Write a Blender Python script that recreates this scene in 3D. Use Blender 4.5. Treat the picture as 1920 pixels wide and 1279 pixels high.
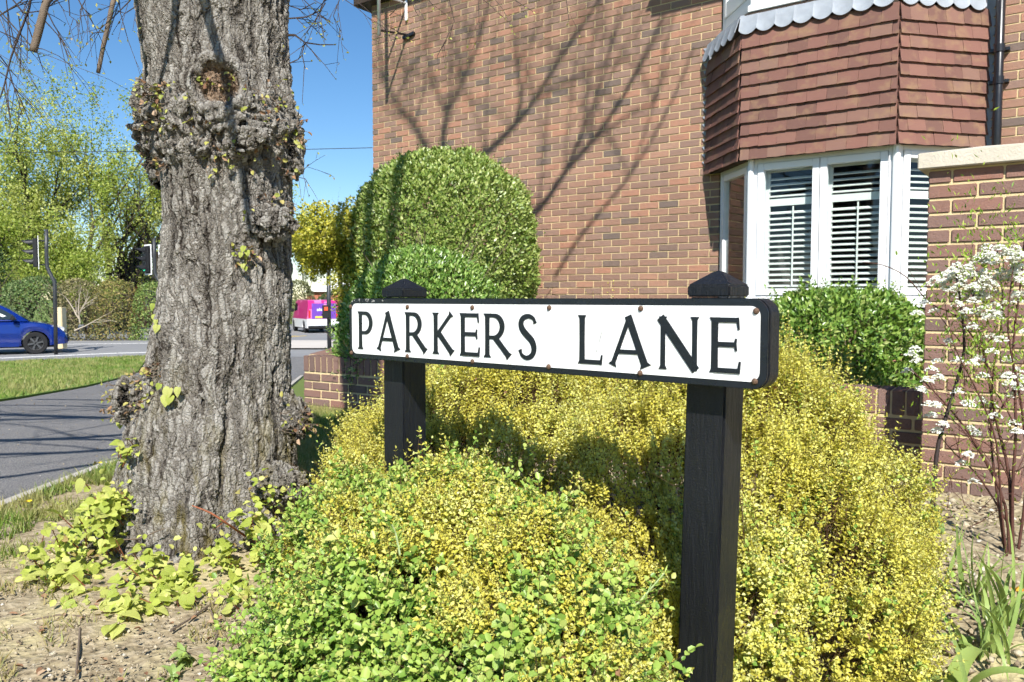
import bpy, bmesh, math, random
import numpy as np
from mathutils import Vector, Matrix, noise as mnoise

for o in list(bpy.data.objects):
    bpy.data.objects.remove(o)
S = bpy.context.scene
COL = S.collection
random.seed(7)
RNG = np.random.default_rng(11)
R = math.radians

# ---------------------------------------------------------------- camera, sky, sun, exposure
FPX, CX, CY = 1470.6, 960.0, 639.5
CAMZ = 1.0
PITCH = math.atan(79.5 / FPX)
cam = bpy.data.cameras.new('camera'); cam_o = bpy.data.objects.new('camera', cam); COL.objects.link(cam_o)
cam.sensor_width = 23.5; cam.lens = 18.0; cam.clip_start = 0.05; cam.clip_end = 3000
cam_o.location = (0, 0, CAMZ); cam_o.rotation_euler = (R(90) - PITCH, 0, 0)
cam.dof.use_dof = True; cam.dof.focus_distance = 2.1; cam.dof.aperture_fstop = 9.0
S.camera = cam_o

SUN_EL = R(43.0); SUN_H = (0.03, -1.0)          # towards the sun, in plan
w = bpy.data.worlds.new('World'); S.world = w; w.use_nodes = True
wn = w.node_tree; wn.nodes.clear()
sky = wn.nodes.new('ShaderNodeTexSky'); sky.sky_type = 'NISHITA'; sky.sun_disc = False
sky.sun_elevation = SUN_EL; sky.sun_rotation = math.pi; sky.altitude = 0; sky.air_density = 1.0; sky.dust_density = 0.0; sky.ozone_density = 3.6
bg = wn.nodes.new('ShaderNodeBackground'); bg.inputs['Strength'].default_value = 0.082
wo = wn.nodes.new('ShaderNodeOutputWorld')
hs = wn.nodes.new('ShaderNodeHueSaturation'); hs.inputs['Saturation'].default_value = 1.2
wn.links.new(sky.outputs[0], hs.inputs['Color']); wn.links.new(hs.outputs[0], bg.inputs[0]); wn.links.new(bg.outputs[0], wo.inputs[0])
sun = bpy.data.lights.new('sun', 'SUN'); sun_o = bpy.data.objects.new('sun', sun); COL.objects.link(sun_o)
sun.energy = 5.0; sun.angle = R(0.53); sun.color = (1.0, 0.965, 0.90)
hd = Vector((SUN_H[0], SUN_H[1], 0)).normalized()
sdir = Vector((-hd.x * math.cos(SUN_EL), -hd.y * math.cos(SUN_EL), -math.sin(SUN_EL)))
sun_o.rotation_euler = sdir.to_track_quat('-Z', 'Y').to_euler(); sun_o.location = (0, -10, 12)
S.view_settings.view_transform = 'Standard'; S.view_settings.look = 'None'
S.view_settings.exposure = 0.84; S.view_settings.gamma = 1.0; S.view_settings.use_curve_mapping = False
S.cycles.max_bounces = 4; S.cycles.diffuse_bounces = 2; S.cycles.glossy_bounces = 2; S.cycles.transmission_bounces = 2
S.cycles.use_adaptive_sampling = True; S.cycles.adaptive_threshold = 0.03; S.cycles.adaptive_min_samples = 12
S.cycles.transparent_max_bounces = 8; S.cycles.caustics_reflective = False; S.cycles.caustics_refractive = False
S.cycles.sample_clamp_indirect = 6.0

def ray(px, py):
    a = (px - CX) / FPX; b = -(py - CY) / FPX
    c, s = math.cos(PITCH), math.sin(PITCH)
    return Vector((a, c + b * s, -s + b * c))
def at(px, py, Y):
    """Point of the place seen at photo pixel (px, py) at distance Y ahead."""
    d = ray(px, py); k = Y / d.y
    return Vector((d.x * k, Y, CAMZ + d.z * k))
def gz(Y):
    """Height of the ground at distance Y ahead: level near the sign, falling to the road."""
    if Y < 7: return 0.0
    if Y < 18: return -0.7 * (Y - 7) / 11
    if Y < 30: return -0.7
    if Y < 46: return -0.7 - 0.33 * (Y - 30) / 16
    return -1.03
def on_ground(px, py):
    """Where the sight line through a photo pixel meets the ground."""
    d = ray(px, py); Y = 0.5
    while Y < 300:
        if CAMZ + d.z * Y / d.y <= gz(Y): break
        Y += 0.01
    return at(px, py, Y)

# ---------------------------------------------------------------- materials
MATS = {}
class NT:
    def __init__(self, name):
        self.m = bpy.data.materials.new(name); self.m.use_nodes = True
        self.t = self.m.node_tree; self.n = self.t.nodes; self.n.clear()
        self.out = self.n.new('ShaderNodeOutputMaterial'); MATS[name] = self.m
    def add(self, typ, ins=None, **props):
        nd = self.n.new(typ)
        for k, v in props.items(): setattr(nd, k, v)
        for k, v in (ins or {}).items(): self.set(nd.inputs[k], v)
        return nd
    def set(self, sock, v):
        if isinstance(v, bpy.types.NodeSocket): self.t.links.new(v, sock)
        elif isinstance(v, (tuple, list)):
            sock.default_value = tuple(v) + (1.0,) if len(v) == 3 and sock.type == 'RGBA' else tuple(v)
        else: sock.default_value = v
    def math(self, op, a, b=0.0, c=None, clamp=False):
        nd = self.n.new('ShaderNodeMath'); nd.operation = op; nd.use_clamp = clamp
        self.set(nd.inputs[0], a); self.set(nd.inputs[1], b)
        if c is not None: self.set(nd.inputs[2], c)
        return nd.outputs[0]
    def mix(self, f, a, b, blend='MIX'):
        nd = self.n.new('ShaderNodeMix'); nd.data_type = 'RGBA'; nd.blend_type = blend
        self.set(nd.inputs[0], f); self.set(nd.inputs[6], a); self.set(nd.inputs[7], b)
        return nd.outputs[2]
    def ramp(self, f, stops, interp='LINEAR'):
        nd = self.n.new('ShaderNodeValToRGB'); e = nd.color_ramp.elements; nd.color_ramp.interpolation = interp
        while len(e) < len(stops): e.new(0.5)
        for q, (p, c) in zip(e, stops): q.position = p; q.color = tuple(c) + (1.0,) if len(c) == 3 else c
        self.set(nd.inputs[0], f); return nd.outputs[0]
    def coord(self, scale=(1, 1, 1), kind='Object'):
        c = self.n.new('ShaderNodeTexCoord'); mp = self.n.new('ShaderNodeMapping')
        self.t.links.new(c.outputs[kind], mp.inputs[0]); mp.inputs['Scale'].default_value = scale
        return mp.outputs[0]
    def pos(self, scale=(1, 1, 1)):
        c = self.n.new('ShaderNodeNewGeometry'); mp = self.n.new('ShaderNodeMapping')
        self.t.links.new(c.outputs['Position'], mp.inputs[0]); mp.inputs['Scale'].default_value = scale
        return mp.outputs[0]
    def noise(self, vec, scale, detail=4, rough=0.55, dist=0.0):
        nd = self.add('ShaderNodeTexNoise', {'Scale': scale, 'Detail': detail, 'Roughness': rough, 'Distortion': dist})
        if vec is not None: self.t.links.new(vec, nd.inputs['Vector'])
        return nd.outputs[0]
    def voro(self, vec, scale, feature='F1', rnd=1.0):
        nd = self.add('ShaderNodeTexVoronoi', {'Scale': scale, 'Randomness': rnd}, feature=feature)
        if vec is not None: self.t.links.new(vec, nd.inputs['Vector'])
        return nd
    def island(self):
        return self.n.new('ShaderNodeNewGeometry').outputs['Random Per Island']
    def objrand(self):
        return self.n.new('ShaderNodeObjectInfo').outputs['Random']
    def bump(self, h, dist=0.01, strength=1.0):
        nd = self.add('ShaderNodeBump', {'Height': h, 'Distance': dist, 'Strength': strength}); return nd.outputs[0]
    def bsdf(self, color, rough=0.6, normal=None, spec=0.5, metal=0.0, **kw):
        nd = self.add('ShaderNodeBsdfPrincipled', {'Base Color': color, 'Roughness': rough, 'Specular IOR Level': spec, 'Metallic': metal})
        if normal is not None: self.t.links.new(normal, nd.inputs['Normal'])
        for k, v in kw.items(): self.set(nd.inputs[k], v)
        return nd.outputs[0]
    def finish(self, shader):
        self.t.links.new(shader, self.out.inputs['Surface']); return self.m

def plain(name, color, rough=0.6, spec=0.5, metal=0.0, var=0.12, nscale=8.0, bump=0.0, bscale=60.0, **kw):
    """Painted or worn surface: slight procedural mottling and optional fine relief."""
    n = NT(name); v = n.coord()
    f = n.noise(v, nscale, 5)
    c = n.mix(f, tuple(x * (1 - var) for x in color), tuple(min(1, x * (1 + var)) for x in color))
    rr = n.math('MULTIPLY_ADD', n.noise(v, nscale * 3, 3), 0.2, rough - 0.1)
    nm = n.bump(n.noise(v, bscale, 4), bump) if bump else None
    return n.finish(n.bsdf(c, rr, nm, spec, metal, **kw))

def leaf_mat(name, stops, trans=0.3, rough=0.45, spec=0.4, obj=False, nscale=30.0, tint=None):
    n = NT(name)
    f = n.objrand() if obj else n.island()
    c = n.ramp(f, stops)
    if tint:                                     # a second colour in patches of the plant itself
        c = n.mix(n.ramp(n.noise(n.pos(), tint[1], 2), [(0.42, (0, 0, 0)), (0.6, (1, 1, 1))]), c, n.mix(0.65, c, tint[0]))
    if obj:
        v = n.coord(); sx = n.add('ShaderNodeSeparateXYZ', {0: v}); ax = n.math('ABSOLUTE', sx.outputs[0])
        vein = n.math('SINE', n.math('MULTIPLY', n.math('SUBTRACT', sx.outputs[1], n.math('MULTIPLY', ax, .8)), 38.0))
        vh = n.math('MAXIMUM', n.ramp(ax, [(0, (1, 1, 1)), (.03, (0, 0, 0))]), n.ramp(vein, [(.75, (0, 0, 0)), (1, (.7, .7, .7))]))
        c = n.mix(n.math('MULTIPLY', n.noise(v, 5, 4), 0.4), c, tuple(x * 0.85 for x in stops[0][1])); c = n.mix(n.math('MULTIPLY', vh, .35), c, tuple(min(1, x * 1.35) for x in stops[-1][1]))
        bn = n.bump(n.math('ADD', n.math('MULTIPLY', vh, -.6), n.noise(v, 9, 3)), .0016 * (1 if nscale > 40 else .4))
    else: bn = None
    a = n.bsdf(c, rough, bn, spec)
    t = n.add('ShaderNodeBsdfTranslucent', {'Color': n.mix(1.0, c, (1.0, 1.0, 0.55), 'MULTIPLY')})
    ms = n.add('ShaderNodeMixShader', {0: trans}); n.t.links.new(a, ms.inputs[1]); n.t.links.new(t.outputs[0], ms.inputs[2])
    return n.finish(ms.outputs[0])

# ---------------------------------------------------------------- things, parts, meshes
def tag(o, label=None, cat=None, group=None, kind=None):
    if label: o['label'] = label
    if cat: o['category'] = cat
    if group: o['group'] = group
    if kind: o['kind'] = kind
    return o
def thing(name, label, cat, loc=(0, 0, 0), rz=0.0, group=None):
    o = bpy.data.objects.new(name, None); COL.objects.link(o)
    o.location = loc; o.rotation_euler = (0, 0, rz); o.empty_display_size = 0.1
    return tag(o, label, cat, group)
def link(name, me, mat=None, parent=None, loc=(0, 0, 0), rot=(0, 0, 0), scale=(1, 1, 1)):
    o = bpy.data.objects.new(name, me); COL.objects.link(o)
    if parent is not None: o.parent = parent
    o.location = loc; o.rotation_euler = rot; o.scale = scale
    if mat is not None and not me.materials: me.materials.append(mat)
    return o
def copy_tree(o, parent=None):
    c = o.copy(); COL.objects.link(c); c.parent = parent
    for ch in [x for x in bpy.data.objects if x.parent == o]: copy_tree(ch, c)
    return c
def world_inv(p):
    M = Matrix.Identity(4)
    while p is not None:
        M = Matrix.LocRotScale(p.location, p.rotation_euler, p.scale) @ M; p = p.parent
    return M.inverted()

class MB:
    def __init__(s): s.v = []; s.f = []
    def poly(s, pts):
        b = len(s.v); s.v += [tuple(p) for p in pts]; s.f.append(tuple(range(b, b + len(pts)))); return s
    def faces(s, pts, fs):
        b = len(s.v); s.v += [tuple(p) for p in pts]; s.f += [tuple(i + b for i in f) for f in fs]; return s
    def box(s, a, b):
        (x0, y0, z0), (x1, y1, z1) = a, b
        return s.faces([(x0, y0, z0), (x1, y0, z0), (x1, y1, z0), (x0, y1, z0), (x0, y0, z1), (x1, y0, z1), (x1, y1, z1), (x0, y1, z1)],
                       [(0, 3, 2, 1), (4, 5, 6, 7), (0, 1, 5, 4), (1, 2, 6, 5), (2, 3, 7, 6), (3, 0, 4, 7)])
    def prism(s, outline, y0, y1):
        """Outline in (x, z), counter-clockwise seen from -y, extruded from y0 (front) to y1 (back)."""
        n = len(outline)
        pts = [(x, y0, z) for x, z in outline] + [(x, y1, z) for x, z in outline]
        fs = [tuple(range(n)), tuple(range(2 * n - 1, n - 1, -1))] + [(i, i + n, (i + 1) % n + n, (i + 1) % n) for i in range(n)]
        return s.faces(pts, fs)
    def vprism(s, outline, z0, z1):
        n = len(outline)
        pts = [(x, y, z0) for x, y in outline] + [(x, y, z1) for x, y in outline]
        fs = [tuple(range(n - 1, -1, -1)), tuple(range(n, 2 * n))] + [(i, (i + 1) % n, (i + 1) % n + n, i + n) for i in range(n)]
        return s.faces(pts, fs)
    def tube(s, pts, rad, n=8, caps=True):
        P = [Vector(p) for p in pts]
        if not hasattr(rad, '__len__'): rad = [rad] * len(P)
        up = None; b0 = len(s.v)
        for i, p in enumerate(P):
            d = (P[min(i + 1, len(P) - 1)] - P[max(i - 1, 0)])
            d = d.normalized() if d.length > 1e-9 else Vector((0, 0, 1))
            if up is None: up = d.orthogonal().normalized()
            up = (up - d * up.dot(d)); up = up.normalized() if up.length > 1e-6 else d.orthogonal().normalized()
            sd = d.cross(up)
            for k in range(n):
                a = 2 * math.pi * k / n
                s.v.append(tuple(p + (up * math.cos(a) + sd * math.sin(a)) * rad[i]))
        for i in range(len(P) - 1):
            for k in range(n):
                a = b0 + i * n + k; b = b0 + i * n + (k + 1) % n
                s.f.append((a, b, b + n, a + n))
        if caps:
            s.f.append(tuple(b0 + k for k in range(n - 1, -1, -1))); e = b0 + (len(P) - 1) * n
            s.f.append(tuple(e + k for k in range(n)))
        return s
    def lathe(s, prof, c=(0, 0, 0), axis='z', n=16):
        b0 = len(s.v); m = len(prof)
        for k in range(n):
            a = 2 * math.pi * k / n
            for r_, h in prof:
                u, v_ = r_ * math.cos(a), r_ * math.sin(a)
                p = (u, v_, h) if axis == 'z' else ((u, h, v_) if axis == 'y' else (h, u, v_))
                s.v.append((c[0] + p[0], c[1] + p[1], c[2] + p[2]))
        for k in range(n):
            for i in range(m - 1):
                a = b0 + k * m + i; b = b0 + ((k + 1) % n) * m + i
                s.f.append((a, b, b + 1, a + 1))
        return s
    def mesh(s, name, mat=None, inv=None, smooth=False, bevel=0.0):
        me = bpy.data.meshes.new(name)
        v = [inv @ Vector(p) for p in s.v] if inv is not None else s.v
        me.from_pydata([tuple(p) for p in v], [], s.f); me.update()
        bm = bmesh.new(); bm.from_mesh(me); bmesh.ops.recalc_face_normals(bm, faces=bm.faces)
        if bevel: bmesh.ops.bevel(bm, geom=[e for e in bm.edges if e.is_manifold and e.calc_face_angle(0) > 0.5], offset=bevel, segments=2, affect='EDGES', clamp_overlap=True)
        bm.to_mesh(me); bm.free()
        if smooth:
            for p in me.polygons: p.use_smooth = True
        if mat is not None: me.materials.append(mat)
        return me
    def build(s, name, mat, parent=None, local=False, smooth=False, bevel=0.0):
        inv = None if (parent is None or local) else world_inv(parent)
        return link(name, s.mesh(name, mat, inv, smooth, bevel), None, parent)

def np_mesh(name, V, F, mat=None, smooth=False):
    """Mesh from arrays; F is (n, k) with one k."""
    me = bpy.data.meshes.new(name); V = np.asarray(V, np.float32); F = np.asarray(F, np.int32)
    me.vertices.add(len(V)); me.vertices.foreach_set('co', V.ravel())
    me.loops.add(F.size); me.loops.foreach_set('vertex_index', F.ravel())
    me.polygons.add(len(F)); me.polygons.foreach_set('loop_start', np.arange(0, F.size, F.shape[1], dtype=np.int32))
    if smooth: me.polygons.foreach_set('use_smooth', np.ones(len(F), bool))
    me.update(calc_edges=True)
    if mat is not None: me.materials.append(mat)
    return me

def unit(a): return a / np.maximum(np.linalg.norm(a, axis=-1, keepdims=True), 1e-9)
def leaves(P, D, N, L, W, fold=0.25):
    """Leaf blades: base P, direction D, face normal hint N, length L, width W; each two faces folded on the midrib. -> V, F"""
    n = len(P); D = unit(D); N = unit(N - D * np.sum(N * D, 1, keepdims=True)); Sd = np.cross(D, N)
    L = np.broadcast_to(np.asarray(L, float), (n,))[:, None]; W = np.broadcast_to(np.asarray(W, float), (n,))[:, None]
    mid = P + D * L * 0.45
    a = P; b = mid + Sd * W * 0.5 + N * W * fold; c = P + D * L - N * L * 0.06; d = mid - Sd * W * 0.5 + N * W * fold
    V = np.stack([a, b, c, d], 1).reshape(-1, 3); i = np.arange(n)[:, None] * 4
    F = np.stack([np.hstack([i, i + 1, i + 2]), np.hstack([i, i + 2, i + 3])], 1).reshape(-1, 3)
    return V, F
def leaves6(P, D, N, L, W, fold=0.18):
    """Rounder blade of four faces."""
    n = len(P); D = unit(D); N = unit(N - D * np.sum(N * D, 1, keepdims=True)); Sd = np.cross(D, N)
    L = np.broadcast_to(np.asarray(L, float), (n,))[:, None]; W = np.broadcast_to(np.asarray(W, float), (n,))[:, None]
    q = lambda t, s_, u: P + D * L * t + Sd * W * s_ + N * W * u
    V = np.stack([q(0, 0, 0), q(.28, .44, fold), q(.7, .4, fold * .8), q(1, 0, -.12), q(.7, -.4, fold * .8), q(.28, -.44, fold)], 1).reshape(-1, 3)
    i = np.arange(n)[:, None] * 6
    F = np.stack([np.hstack([i, i + 1, i + 2]), np.hstack([i, i + 2, i + 3]), np.hstack([i, i + 3, i + 4]), np.hstack([i, i + 4, i + 5])], 1).reshape(-1, 3)
    return V, F
def rnd_dirs(n):
    return unit(RNG.normal(size=(n, 3)))
def ell_points(n, c, r, others=(), zmin=0.02, power=2.0):
    """Points and outward normals on a (super)ellipsoid, dropping those inside the others."""
    d = rnd_dirs(n * 4); r = np.asarray(r, float)
    k = np.sum(np.abs(d) ** power, 1, keepdims=True) ** (-1 / power); p = d * k
    N = unit(np.sign(p) * np.abs(p) ** (power - 1) / r); Q = p * r
    wt = (k[:, 0] ** 2) / np.linalg.norm(d * r, axis=1) / np.maximum(.15, np.sum(unit(Q) * N, 1))     # even cover by area
    pick = RNG.random(len(d)) < wt / wt.max() * 1.6; N = N[pick]; P = np.asarray(c) + Q[pick]
    ok = P[:, 2] > zmin
    for c2, r2 in others: ok &= np.sum(((P - np.asarray(c2)) / np.asarray(r2)) ** 2, 1) > 0.9
    return P[ok][:n], N[ok][:n]
def sprigs(P, D, length, pairs, leaf, width, spread=0.9, jit=0.35, taper=0.5):
    """Shoots with opposite pairs of small leaves. -> leaf V,F and stem segment arrays"""
    n = len(P); D = unit(D); A = unit(np.cross(D, rnd_dirs(n))); B = np.cross(D, A)
    length = np.broadcast_to(np.asarray(length, float), (n,))[:, None]
    PP, DD, NN, LL = [], [], [], []
    for k in range(pairs):
        t = (k + 0.6) / pairs; c, s_ = math.cos(k * 1.57), math.sin(k * 1.57); u = A * c + B * s_
        sz = leaf * (1 - taper * max(0, t - 0.55) / 0.45)
        for sg in (1, -1):
            PP.append(P + D * length * t); DD.append(D * 0.55 + u * sg * spread + rnd_dirs(n) * jit); NN.append(D + rnd_dirs(n) * 0.5)
            LL.append(np.full(n, sz) * RNG.uniform(0.75, 1.2, n))
    PP.append(P + D * length); DD.append(D + rnd_dirs(n) * 0.2); NN.append(A); LL.append(np.full(n, leaf * .7))
    PP, DD, NN, LL = map(np.concatenate, (PP, DD, NN, LL))
    return PP, DD, NN, LL
def stems(P, Q, r):
    """Thin three-sided stems from P to Q as one array. -> V, F(quads)"""
    n = len(P); D = unit(Q - P); A = unit(np.cross(D, rnd_dirs(n))); B = np.cross(D, A); r = np.broadcast_to(np.asarray(r, float), (n,))[:, None]
    ring = [A * math.cos(a) + B * math.sin(a) for a in (0, 2.094, 4.189)]
    V = np.stack([P + q * r for q in ring] + [Q + q * r * 0.5 for q in ring], 1).reshape(-1, 3); i = np.arange(n)[:, None] * 6
    F = np.stack([np.hstack([i, i + 1, i + 4, i + 3]), np.hstack([i + 1, i + 2, i + 5, i + 4]), np.hstack([i + 2, i, i + 3, i + 5])], 1).reshape(-1, 4)
    return V, F
def join_vf(parts):
    V, F, b = [], [], 0
    for v, f in parts: V.append(v); F.append(f + b); b += len(v)
    return np.concatenate(V), np.concatenate(F)
def fol(name, VF, mat, parent):
    V, F = VF; inv = world_inv(parent) if parent is not None else Matrix.Identity(4); M = np.array(inv)
    V = V @ M[:3, :3].T + M[:3, 3]
    return link(name, np_mesh(name, V, F, mat), None, parent)
def branchy(mb, p, d, L, r, depth, spread=0.6, droop=0.0, tips=None, n=5, seg=4, up=0.0):
    """Recursive limb: a wandering tapered tube with children."""
    pts = [Vector(p)]; rad = [r]; d = Vector(d).normalized()
    for k in range(seg):
        d = (d + Vector((random.uniform(-1, 1), random.uniform(-1, 1), random.uniform(-1, 1))) * 0.16 + Vector((0, 0, up - droop)) * 0.25).normalized()
        pts.append(pts[-1] + d * L / seg); rad.append(r * (1 - 0.55 * (k + 1) / seg))
    mb.tube(pts, rad, n, caps=False)
    if tips is not None and depth <= 1: tips += [(q, d.copy()) for q in pts[1:]]
    if depth > 0:
        for k in range(random.choice((2, 3, 3))):
            i = random.randint(max(1, seg // 2 - 1), seg); ax = Vector((random.uniform(-1, 1), random.uniform(-1, 1), random.uniform(-1, 1)))
            nd = (d + (ax - d * ax.dot(d)).normalized() * random.uniform(spread * .6, spread * 1.4)).normalized()
            branchy(mb, pts[i], nd, L * random.uniform(.55, .8), rad[i] * .65, depth - 1, spread, droop, tips, max(3, n - 1), seg, up)
# ---------------------------------------------------------------- the setting: ground, path, verge, road
def fbm(x, y, s, o=4, seed=0.0):
    return mnoise.fractal(Vector((x * s + seed, y * s - seed, seed)), 1.0, 2.0, o)

n = NT('soil'); p = n.pos()
f1 = n.noise(p, 2.2, 6, .6); f2 = n.noise(p, 28, 6, .65); f3 = n.noise(p, 120, 3)
c = n.ramp(f2, [(0.27, (.13, .097, .06)), (0.48, (.29, .235, .15)), (0.74, (.44, .375, .265))])
c = n.mix(n.ramp(f1, [(.48, (0, 0, 0)), (.62, (1, 1, 1))]), c, n.mix(f3, (.36, .31, .15), (.50, .43, .25)))
sep = n.add('ShaderNodeSeparateXYZ', {0: p})
far = n.math('MAXIMUM', n.math('GREATER_THAN', sep.outputs[1], 7.0), n.math('LESS_THAN', sep.outputs[0], -2.7))
c = n.mix(far, c, n.mix(f2, (.09, .13, .03), (.16, .20, .06)))
h = n.math('ADD', n.math('MULTIPLY', f2, .6), n.math('MULTIPLY', n.voro(p, 45).outputs[0], .5))
n.finish(n.bsdf(c, .95, n.bump(h, .014), .12))

n = NT('asphalt_path'); p = n.pos()
f = n.noise(p, 1.1, 5); g = n.noise(p, 160, 3)
c = n.mix(n.math('MULTIPLY_ADD', f, 1.1, -.25, clamp=True), (.085, .085, .092), (.17, .167, .165))
crk = n.ramp(n.voro(n.add('ShaderNodeVectorMath', {0: p, 1: n.add('ShaderNodeTexNoise', {'Scale': 3.0}).outputs['Color']}, operation='ADD').outputs[0], .9, 'DISTANCE_TO_EDGE').outputs[0], [(0, (1, 1, 1)), (.012, (0, 0, 0))]); c = n.mix(n.math('MULTIPLY', crk, .7), c, (.04, .04, .04))
c = n.mix(n.math('GREATER_THAN', n.voro(p, 95).outputs[0], .47), c, (.20, .19, .18))
n.finish(n.bsdf(c, .85, n.bump(n.math('ADD', g, n.math('MULTIPLY', n.voro(p, 140).outputs[0], .7)), .006), .3))
n = NT('asphalt_road'); p = n.pos()
f = n.noise(p, .35, 5); c = n.mix(f, (.17, .17, .175), (.26, .255, .25))
n.finish(n.bsdf(c, .8, n.bump(n.noise(p, 60, 3), .008), .35))
n = NT('pale_paving'); p = n.pos()
c = n.mix(n.noise(p, .9, 5), (.40, .36, .32), (.54, .49, .44))
n.finish(n.bsdf(c, .85, None, .3))
plain('concrete_kerb', (.40, .37, .33), .9, .2, var=.3, nscale=14, bump=.004)
plain('road_paint', (.72, .71, .67), .7, .3, var=.15, nscale=5)
plain('yellow_paint', (.60, .42, .10), .7, .3, var=.2, nscale=5)
n = NT('turf'); p = n.pos()
c = n.ramp(n.noise(p, 3.5, 6, .6), [(.3, (.10, .16, .03)), (.55, (.15, .24, .045)), (.75, (.26, .27, .09))])
n.finish(n.bsdf(c, .9, n.bump(n.noise(p, 60, 4), .02), .15))

def axis(fine0, fine1, step, coarse):
    return np.array(sorted(set(np.round(np.arange(fine0, fine1, step), 4)) | set(coarse)))
xs = axis(-3.2, 3.4, .035, [-900, -300, -120, -60, -30, -15, -8, -5, -4, 3.6, 4, 5, 8, 15, 30, 60, 120, 300, 900])
ys = axis(.5, 6.6, .035, [-900, -100, -20, -5, -1, 0, .3, 7, 8, 9, 10, 12, 14, 16, 18, 22, 26, 30, 34, 38, 42, 46, 60, 120, 300, 900, 1500])
V = np.zeros((len(ys), len(xs), 3))
for j, y in enumerate(ys):
    g0 = gz(y) - (0.012 if y > 6.7 else 0)
    for i, x in enumerate(xs):
        z = g0
        if -2.7 < x < 3.4 and .5 <= y < 6.6:
            m = min(1, max(0, (x + 2.36) / .25)) * min(1, (6.6 - y) / .5)
            z += m * (.022 * fbm(x, y, 1.3, 3, 3) + .012 * fbm(x, y, 9, 3, 5) + (.03 * abs(fbm(x, y, 7, 3, 9)) if x > .9 else .006 * fbm(x, y, 30, 2, 1)))
            m2 = math.exp(-(((x + 1.2) / .55) ** 2 + ((y - 3.15) / .5) ** 2)); z += .05 * m2
        V[j, i] = (x, y, z)
nx, ny = len(xs), len(ys); I = np.arange(nx * ny).reshape(ny, nx)
F = np.stack([I[:-1, :-1], I[:-1, 1:], I[1:, 1:], I[1:, :-1]], -1).reshape(-1, 4)
tag(link('ground', np_mesh('ground', V.reshape(-1, 3), F, MATS['soil'], True)), kind='structure')

def strip(name, mat, left, right, lift, kind='structure', top=None, step=.5):
    """Sheet between two edge lines given as (x, y) lists of increasing y, following the ground."""
    y0 = max(left[0][1], right[0][1]); y1 = min(left[-1][1], right[-1][1]); mb = MB()
    fx = lambda L, y: float(np.interp(y, [q[1] for q in L], [q[0] for q in L]))
    Y = list(np.arange(y0, y1, step)) + [y1]
    pts = []
    for y in Y: pts += [(fx(left, y), y, gz(y) + lift), (fx(right, y), y, gz(y) + lift)]
    mb.faces(pts, [(2 * k, 2 * k + 1, 2 * k + 3, 2 * k + 2) for k in range(len(Y) - 1)])
    if top is not None:                           # a real raised edge: side faces too
        b = [(x, y, z - top) for x, y, z in pts]; n_ = len(pts)
        mb.faces(pts + b, [(2 * k, 2 * k + 2, n_ + 2 * k + 2, n_ + 2 * k) for k in range(len(Y) - 1)] + [(2 * k + 1, n_ + 2 * k + 1, n_ + 2 * k + 3, 2 * k + 3) for k in range(len(Y) - 1)])
    o = mb.build(name, mat); tag(o, kind=kind); return o
PL = [(-4.9, -6), (-4.9, 5), (-5.3, 8.3), (-6.0, 11), (-7.2, 14.5), (-8.6, 18), (-10.6, 23)]
PR = [(-2.48, -6), (-2.48, 3.8), (-2.44, 4.9), (-2.75, 8), (-3.3, 11.5), (-4.2, 15.5), (-3.6, 18), (-3.0, 23)]
strip('path', MATS['asphalt_path'], PL, PR, .006)
strip('path_kerb', MATS['concrete_kerb'], [(x, y) for x, y in PR[:6]], [(x + .06, y) for x, y in PR[:6]], .022, top=.05)
VE = [(-60, -6), (-45, 2), (-22, 14), (-13.6, 20.9), (-10.7, 23.0)]
strip('grass_verge', MATS['turf'], VE, [(x - .015, y) for x, y in PL[:6]] + [(-10.68, 23.0)], .03, top=.05)
strip('road', MATS['asphalt_road'], [(-90, 4), (-90, 62)], [(-62, 4), (-50, 6), (-22, 13.8), (-13.65, 20.75), (-10.9, 22.99), (-2, 23.0), (8, 23.02), (8, 62)], .010)
strip('pavement', MATS['pale_paving'], [(-9.4, 26), (-10.2, 31.5)], [(-1, 26), (0, 31.5)], .06, top=.08)
def paint(name, a, b, wd, mat):
    a, b = Vector(a), Vector(b); d = (b - a).normalized(); s_ = Vector((-d.y, d.x)) * wd / 2; mb = MB()
    k = max(1, int((b - a).length / 2)); pts = []
    for i in range(k + 1):
        q = a.lerp(b, i / k); pts += [(q.x - s_.x, q.y - s_.y, gz(q.y) + .016), (q.x + s_.x, q.y + s_.y, gz(q.y) + .016)]
    mb.faces(pts, [(2 * i, 2 * i + 1, 2 * i + 3, 2 * i + 2) for i in range(k)])
    return tag(mb.build(name, mat), kind='structure')
paint('road_marking', (-15.6, 21.2), (-12.2, 24.2), .30, MATS['road_paint'])
paint('road_marking', (-24, 14.0), (-15.6, 21.2), .22, MATS['road_paint'])
paint('road_marking', (-12.2, 24.2), (-9.6, 25.4), .30, MATS['road_paint'])
paint('road_marking', (-22, 27.5), (-10.5, 30.5), .25, MATS['road_paint'])
paint('yellow_road_line', (-11.8, 32.6), (-11.0, 40), .25, MATS['yellow_paint'])
paint('yellow_road_line', (-11.2, 32.4), (-10.5, 40), .25, MATS['yellow_paint'])

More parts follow.
